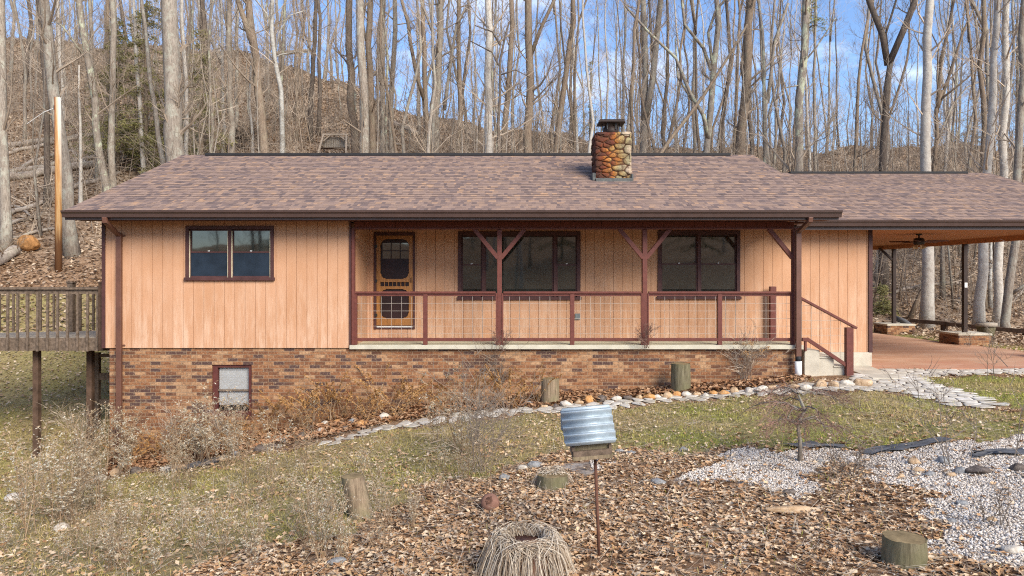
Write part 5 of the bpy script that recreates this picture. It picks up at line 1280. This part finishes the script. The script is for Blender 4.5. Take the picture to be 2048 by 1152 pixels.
# ------------------------------------------------------------------ fallen logs
LOGS = [([(0,300),(60,291),(109,286),(182,278),(258,273),(335,264),(424,253)], 8, 11, 'longest fallen log running from the left edge to the thick trunk'),
 ([(0,316),(45,302),(109,289)], 7, 5, 'short forked log just under the longest fallen log'),
 ([(8,358),(67,326),(112,312),(195,292)], 6, 4, 'slim log rising right above the thick fallen log'),
 ([(15,352),(109,334),(195,316),(290,300)], 8, 6, 'middle log of the stack left of the eave'),
 ([(0,366),(106,348),(195,334),(255,322)], 14, 10, 'thickest fallen log in the stack left of the eave'),
 ([(130,386),(188,366),(240,350)], 8, 6, 'short log behind the thin sapling right of the pole'),
 ([(10,434),(60,420),(106,403)], 8, 6, 'log lying left of the pole at mid height'),
 ([(-10,460),(40,446),(88,430)], 6, 5, 'lower slim log left of the pole'),
 ([(-10,492),(50,474),(110,461)], 5, 5, 'pale bent log low on the slope left of the pole'),
 ([(-30,545),(0,532),(34,512)], 15, 17, 'uprooted log at the left edge above the deck'),
 ([(545,112),(610,106)], 7, 6, 'pale log propped across the crest above the birch'),
 ([(660,296),(700,289),(800,292)], 4, 4, 'thin log lying behind the swing'),
 ([(786,252),(835,272)], 9, 8, 'dark log slanting down right of the thick cluster'),
 ([(120,290),(150,308),(175,330)], 4, 3, 'broken limb leaning over the logs'),
 ([(0,410),(40,418),(75,440)], 4, 3, 'thin limb sloping down at the left edge'),
 ([(1780,590),(1850,572),(1920,570)], 5, 4, 'dark log on the slope seen under the carport'),
 ([(1990,630),(2030,600),(2060,570)], 5, 4, 'pale limb on the slope at the right edge')]
for i, (pp, w0, w1, lb) in enumerate(LOGS):
    hs = [hit(*q, 17) for q in pp]; n = len(hs)
    if 'crest' in lb: hs = [P(545, 112, 40), P(615, 106, 40)]
    rad = [1.3*(w0+(w1-w0)*j/max(1, n-1))*(hs[j].y-CY)/F/2 for j in range(n)]
    p = [v+Vector((0, -.05, rad[j]*.9)) for j, v in enumerate(hs)]
    fine = []; fr_ = []
    for j in range(n-1):
        for k in range(5): fine.append(p[j].lerp(p[j+1], k/5)+Vector((0, 0, random.gauss(0, .03)))); fr_.append(rad[j]+(rad[j+1]-rad[j])*k/5)
    fine.append(p[-1]); fr_.append(rad[-1]); o0 = fine[0].copy()
    e = empty('fallen_log', o0, lb, 'fallen log', 'fallen logs on the hillside')
    MB().tube([v-o0 for v in fine], fr_, 9).build('trunk', M['log'], e, True)
    if w0 > 4 and n > 2:
        rn_ = random.Random(i)
        for _ in range(6):
            bb = MB(); q = rn_.choice(fine)-o0; branch(bb, q, Vector((rn_.uniform(-1, 1), rn_.uniform(-1, .3), rn_.uniform(.1, .9))).normalized(), rn_.uniform(.8, 2.2), .025, 0, rn_, 0, (3, 2))
            bb.build('broken_branch', M['twig_pale'], e)
# root ball
h = hit(58, 505, 17); o = bpy.data.objects.new('root_ball', rock_mesh(33, .9)); COL.objects.link(o); o.data.materials.append(M['soil']); o.location = h+Vector((0, 0, .35)); o.scale = (.75, .6, .75)
tag(o, 'orange soil root ball of the uprooted log at left', 'root ball')
h = hit(505, 270, 24); e = brush('rootwad', 1, (505, 505), (30, 30), (.1, .2), 'x', M['twig'], 3); bpy.data.objects.remove(e)
mb = MB(); r_ = random.Random(8); bz = ground(492, 40)
for i in range(120):
    a = r_.uniform(0, 6.28); el = r_.uniform(-.2, 1.3); l = r_.uniform(.8, 1.7); v = Vector((math.cos(a)*math.cos(el), math.sin(a)*math.cos(el)*.5, math.sin(el)))*l
    mb.tube([bz+Vector((0, 0, .6)), bz+Vector((0, 0, .6))+v*.6, bz+Vector((0, 0, .6))+v+Vector((0, 0, -.3))], [.05, .03, .01], 4, False)
tag(mb.build('upturned_roots', M['bark_dark']), 'dark upturned roots of a fallen tree left of the thick brown trunk', 'tree roots')
# ------------------------------------------------------------------ swing
D_ = 41.0; k = D_/F; sw_ = P(670, 306, D_+CY); gzv = tz(sw_.x, sw_.y); dz_ = gzv-sw_.z
SC = 1.0
s_ = empty('wooden_swing', (sw_.x, sw_.y, gzv), 'wooden bench swing hanging in an a-frame on the hillside', 'swing')
hw = 23*k; hh = 46*k
mb = MB()
for sx in (-1, 1):
    for sy in (-1, 1): mb.bar((sx*(hw+.15), sy*.75, -.1), (sx*hw, 0, hh), .09, .09, (1, 0, 0))
    mb.bar((sx*(hw+.07), -.4, hh*.5), (sx*(hw+.07), .4, hh*.5), .07, .07).bar((sx*hw, 0, hh*.72), (sx*(hw-.45), 0, hh), .07, .07, (0, 1, 0))
mb.bar((-hw-.1, 0, hh), (hw+.1, 0, hh), .1, .1); mb.build('frame', M['twig_pale'], s_)
mb = MB()
for i in range(12): x = -.75+i*.136; mb.box(x-.055, x+.055, .2, .23, .62, 1.15)
mb.box(-.8, .8, .19, .24, 1.151, 1.2).box(-.8, .8, .19, .24, .56, .619); mb.build('backrest', M['deck_top'], s_)
mb = MB()
for i in range(5): mb.box(-.8, .8, -.32+i*.1, -.24+i*.1, .50, .53)
mb.build('seat', M['deck'], s_)
MB().tube([(-.78, 0, .52), (-.7, 0, hh)], .012, 4).tube([(.78, 0, .52), (.7, 0, hh)], .012, 4).build('chain', M['black'], s_)
# ------------------------------------------------------------------ rail fence, pot and pipe behind the carport
rfn = empty('rail_fence', (14, 10, -.6), 'low weathered timber rail on short posts behind the carport', 'rail fence')
pf_ = [(1822, 641, 25.5), (1894, 648, 24.4), (1968, 656, 23.4), (2060, 664, 22.4), (2150, 672, 21.6)]
pq = [P(a, b, d+CY) for a, b, d in pf_]; o0 = Vector((14, 10, -.6))
for a, b in zip(pq[:-1], pq[1:]): MB().bar(a-o0, b-o0+Vector((.05, 0, .01)), .14, .13).build('rail', M['railwood'], rfn)
for a in pq: MB().box(a.x-14-.08, a.x-14+.08, a.y-10+.08, a.y-10+.24, tz(a.x, a.y)+.6-.2, a.z+.6+.0).build('post', M['railwood'], rfn)
h = P(1972, 668, 22.8+CY); h.z = tz(h.x, h.y)
e = empty('plant_pot', h, 'large grey green plant pot by the timber rail behind the carport', 'plant pot'); MB().tube([(0, 0, 0), (0, 0, .3), (0, 0, .42)], [.2, .26, .28], 18).build('body', M['mossy'], e, True)
MB().tube([(0, 0, .36), (0, 0, .47), (0, 0, .48), (0, 0, .44)], [.31, .31, .28, .26], 18).build('rim', M['deck_top'], e, True)
a, b = P(1790, 636, 10.7), P(1826, 655, 10.0)
tag(MB().tube([a, a.lerp(b, .5)+Vector((0, 0, .05)), b], .09, 10).build('drain_hose', M['fabric'], smooth=True), 'black corrugated drain pipe behind the far carport pier', 'drain pipe')
# ------------------------------------------------------------------ garden plants
def weed(seed, H, mat='weed', nst=7):
    r_ = random.Random(seed); e = empty('dry_weed', (0, 0, 0), 'x', 'dry weed'); sb_ = MB(); lb_ = MB()
    for s in range(nst):
        a = r_.uniform(0, 6.28); ln = H*r_.uniform(.55, 1.05); tilt = r_.uniform(.05, .5); d = Vector((math.cos(a)*tilt, math.sin(a)*tilt, 1)).normalized()
        p = [Vector((r_.gauss(0, .03), r_.gauss(0, .03), 0))]; cur = p[0].copy()
        for i in range(5): d = (d+Vector((r_.gauss(0, .1), r_.gauss(0, .1), -.02))).normalized(); cur = cur+d*ln/5; p.append(cur.copy())
        sb_.tube(p, [.0045, .004, .0035, .003, .0025, .0015], 3, False)
        for j in range(11):
            t = r_.uniform(1.2, 5)-.001; k = int(t); q = p[k].lerp(p[k+1], t-k); a2 = r_.uniform(0, 6.28); l = ln*r_.uniform(.06, .22)
            v = Vector((math.cos(a2), math.sin(a2), r_.uniform(.2, 1))).normalized()*l; sb_.tube([q, q+v], [.0025, .0012], 3, False)
            for m_ in range(4):
                c = q+v*r_.uniform(.25, 1)
                for _ in range(2):
                    u = Vector((r_.gauss(0, 1), r_.gauss(0, 1), r_.gauss(-.2, .7))).normalized()*r_.uniform(.016, .04); w_ = u.orthogonal().normalized()*u.length*.2; n_ = len(lb_.v)
                    lb_.v += [tuple(c), tuple(c+u*.5+w_), tuple(c+u), tuple(c+u*.5-w_)]; lb_.f.append((n_, n_+1, n_+2, n_+3))
    sb_.build('stems', M['weedstem'], e); lb_.build('dry_leaves', M[mat], e); return e
def plume(seed, H):
    r_ = random.Random(seed); e = empty('dry_goldenrod', (0, 0, 0), 'x', 'dry weed'); sb_ = MB(); lb_ = MB()
    for s in range(9):
        a = r_.uniform(0, 6.28); ln = H*r_.uniform(.55, 1.05); tilt = r_.uniform(.05, .55); d = Vector((math.cos(a)*tilt, math.sin(a)*tilt, 1)).normalized(); cur = Vector((r_.gauss(0, .05), r_.gauss(0, .05), 0)); p = [cur.copy()]
        for i in range(6): d = (d+Vector((math.cos(a)*.09, math.sin(a)*.09, -.07*i/3))).normalized(); cur = cur+d*ln/6; p.append(cur.copy())
        sb_.tube(p, [.004]*4+[.003, .0025, .0015], 3, False)
        lb_ = MB()
        for j in range(70):
            t = 3.7+2.3*r_.random()-.001; k = min(int(t), 5); q = p[k].lerp(p[k+1], t-k); u = Vector((r_.gauss(0, 1), r_.gauss(0, 1), r_.gauss(.2, .6))).normalized()*r_.uniform(.022, .042); w_ = u.orthogonal().normalized()*.009; n_ = len(lb_.v)
            lb_.v += [tuple(q-w_), tuple(q+w_), tuple(q+u)]; lb_.f.append((n_, n_+1, n_+2))
        for j in range(8):
            t = r_.uniform(.5, 3.8); k = int(t); q = p[k].lerp(p[k+1], t-k); u = Vector((r_.gauss(0, 1), r_.gauss(0, 1), r_.gauss(-.5, .5))).normalized()*.06; w_ = u.orthogonal().normalized()*.007; n_ = len(lb_.v)
            lb_.v += [tuple(q-w_), tuple(q+w_), tuple(q+u)]; lb_.f.append((n_, n_+1, n_+2))
        lb_.build('seed_head', M['golden'], e)
    sb_.build('stems', M['weedstem'], e); return e
def twigshrub(seed, H, n=26, mat='twig_pale', spread=.75, heads=0, name='twiggy_shrub', r0=.005):
    r_ = random.Random(seed); e = empty(name, (0, 0, 0), 'x', 'shrub'); mb = MB(); hb = MB()
    for i in range(n):
        a = r_.uniform(0, 6.28); t = r_.uniform(0, spread); d = Vector((math.cos(a)*t, math.sin(a)*t, 1)).normalized(); p0 = Vector((r_.gauss(0, .05), r_.gauss(0, .05), 0))
        branch(mb, p0, d, H*r_.uniform(.6, 1.05), r0, 0, r_, .1, (5, 3))
        if heads and i < heads:
            c = p0+d*H*r_.uniform(.8, 1.05); hb = MB()
            for _ in range(60):
                u = Vector((r_.gauss(0, 1), r_.gauss(0, 1), r_.gauss(0, .8))).normalized(); q = c+u*r_.uniform(.01, .06); w_ = u.orthogonal().normalized()*.011; n_ = len(hb.v); hb.v += [tuple(q-w_), tuple(q+w_), tuple(q+u*.015)]; hb.f.append((n_, n_+1, n_+2))
            hb.build('dry_flower_head', M['golden'], e)
    mb.build('stems', M[mat], e)
    return e
wp_ = [weed(i, 1.0, 'weed', 6+i % 4) for i in range(6)]; gp_ = [plume(i+50, 1.0) for i in range(4)]
def place(src, px, py, H, lb, grp, used=set()):
    o = src if src.name not in used else copy_tree(src); used.add(src.name); h = hit(px, py); o.location = h; o.scale = (H, H, H); o.rotation_euler.z = rn.uniform(0, 6.28); tag(o, lb, None, grp); return o
wz = [('silver dry weed around the deck legs', (0, 215, 940, 1060), 18), ('silver dry weed before the brick left of the window', (230, 480, 890, 960), 15),
      ('silver dry weed at the lower left corner', (0, 330, 1050, 1150), 18), ('silver dry weed in the lawn below the basement window', (330, 660, 950, 1140), 30),
      ('silver dry weed around the leaning post', (640, 860, 950, 1140), 16), ('silver dry weed beside the twiggy shrub in the lawn', (860, 1010, 880, 1000), 10)]
for lb, (x0, x1, y0, y1), n in wz:
    for i in range(n):
        px, py = rn.uniform(x0, x1), rn.uniform(y0, y1); D_ = hit(px, py).y-CY; H = rn.uniform(.6, 1.4) if D_ > 9.5 else rn.uniform(.35, .8)
        side = ('left', 'middle', 'right')[min(2, int(3*(px-x0)/(x1-x0)))]; row_ = 'upper' if py < (y0+y1)/2 else 'lower'
        lb2 = f"{'tall' if H > .7 else 'short'} {lb}, {row_} {side}"
        place(rn.choice(wp_), px, py, H, lb2, lb2.replace('weed', 'weeds'))
rq = random.Random(12)
for lb, spots in (('golden dry goldenrod against the brick between basement window and porch', [(px_, 872-(px_-540)*.16+rq.uniform(-12, 6), rq.uniform(.75, 1.2)) for px_ in range(530, 850, 19)]),
                  ('golden dry goldenrod under the first half of the porch', [(px_, 826-(px_-850)*.07+rq.uniform(-10, 4), rq.uniform(.6, 1.05)) for px_ in range(860, 1090, 24)]),
                  ('golden dry goldenrod near the house corner and left downspout', [(px_, 930-(px_-220)*.09+rq.uniform(-12, 12), rq.uniform(.55, .9)) for px_ in range(215, 525, 24)])):
    for a, b, H in spots: place(rn.choice(gp_), a, b, H*1.05, lb, lb.replace('goldenrod', 'goldenrod plants'))
e = twigshrub(1, 1.2, 20, 'twig', .7, 0, 'twiggy_shrub', .0045); e.location = hit(960, 945); tag(e, 'grey leafless shrub in the lawn left of the birdhouse')
e = twigshrub(2, .85, 30, 'twig_pale', .6, 8); e.location = hit(1500, 768)+Vector((0, .25, 0)); tag(e, 'bare hydrangea with dry flower heads under the right of the porch')
e = twigshrub(3, .95, 22, 'twig', .22); e.location = hit(1000, 800)+Vector((0, .2, 0)); tag(e, 'brown climbing twigs tangled below the first porch post')
e = twigshrub(4, .45, 12, 'twig_red', 1.2); e.location = (X(1290), -.12, -.05); tag(e, 'reddish tangle of vine around the foot of the middle porch post')
e = twigshrub(9, .45, 10, 'twig_red', 1.2); e.location = (X(1000), -.12, -.1); tag(e, 'dark vine tangle at the foot of the left porch post')
for i, (px, py, H, n, sp, lb) in enumerate(((1975, 760, 1.0, 3, .3, 'slim bare sapling on the lawn before the carport'), (2030, 915, 1.9, 2, .35, 'tall bare whip sapling at the right edge of the gravel'), (1910, 935, 1.0, 4, .3, 'thin upright twigs growing from the gravel stone cluster'),
                                          (1995, 1055, .3, 5, .5, 'tiny twig sprout in the lower gravel'), (1940, 700, .6, 5, .8, 'low brambles at the carport slab edge'), (1700, 960, .35, 10, 1.0, 'short dead brambles in the leaf patch amid gravel'))):
    e = twigshrub(20+i, H, n, 'twig', sp, 0, 'bare_sapling', .006); e.location = hit(px, py); tag(e, lb)
for i, (px, py) in enumerate(((160, 905), (330, 915), (440, 905))):
    e = twigshrub(40+i, .9, 9, 'twig_pale', .5); e.location = hit(px, py); tag(e, ['pale bare shrub under the deck legs', 'pale bare shrub against the lower brick by the downspout', 'pale bare shrub left of the basement window'][i])
# weeping maple
e = empty('weeping_maple', hit(1600, 923), 'small weeping maple with drooping red brown twigs on the gravel island', 'tree'); tb = MB(); cb = MB(); r_ = random.Random(77)
tp = [Vector((0, 0, -.05)), Vector((.0, 0, .25)), Vector((-.02, .02, .45)), Vector((.06, 0, .62)), Vector((-.02, 0, .80))]
tb.tube(tp, [.032, .023, .019, .016, .011], 9)
for i in range(15):
    a = i*.8+r_.uniform(-.3, .3); s = tp[r_.choice((2, 3, 4, 4))]; d = Vector((math.cos(a), math.sin(a)*.8, 0)); L_ = r_.uniform(.5, 1.1); up = r_.uniform(.05, .2)
    p = [s+d*L_*t+Vector((0, 0, up*math.sin(t*2.2)-.42*t*t*L_)) for t in (0, .2, .4, .6, .8, 1)]
    p = [q+Vector((r_.gauss(0, .02), r_.gauss(0, .02), r_.gauss(0, .02))) for q in p]; tb.tube(p, [.014, .011, .009, .007, .004, .002], 5, False)
    for j in range(20):
        t = r_.uniform(.8, 5)-.001; k = int(t); q = p[k].lerp(p[k+1], t-k); v = (d+Vector((r_.gauss(0, .7), r_.gauss(0, .7), r_.gauss(.05, .35)))).normalized()*r_.uniform(.12, .34)
        m1 = q+v*.5+Vector((0, 0, .02)); m2 = q+v+Vector((0, 0, -.10*r_.random())); cb.tube([q, m1, m2], [.003, .0022, .001], 3, False)
        for _ in range(3): w_ = Vector((r_.gauss(0, .07), r_.gauss(0, .07), r_.gauss(-.03, .05))); cb.tube([m1, m1.lerp(m2, .5)+w_], [.002, .001], 3, False)
tb.build('trunk', M['bark_grey'], e, True); cb.build('crown', M['twig_red'], e)
bpy.context.view_layer.update()
same = {}
for o in COL.objects:
    if o.parent is None and 'label' in o.keys() and o.location.y > CY+2: same.setdefault(o['label'], []).append(o)
for lb, os_ in same.items():
    if 1 < len(os_) <= len(ORD) and len(lb.split()) <= 13:
        os_.sort(key=lambda o: o.location.x/(o.location.y-CY))
        for i, o in enumerate(os_): o['label'] = lb+(', the left one' if i == 0 else ', the right one') if len(os_) == 2 else f'{lb}, {ORD[i]} from left'
print('faces', sum(len(m.polygons) for m in bpy.data.meshes))
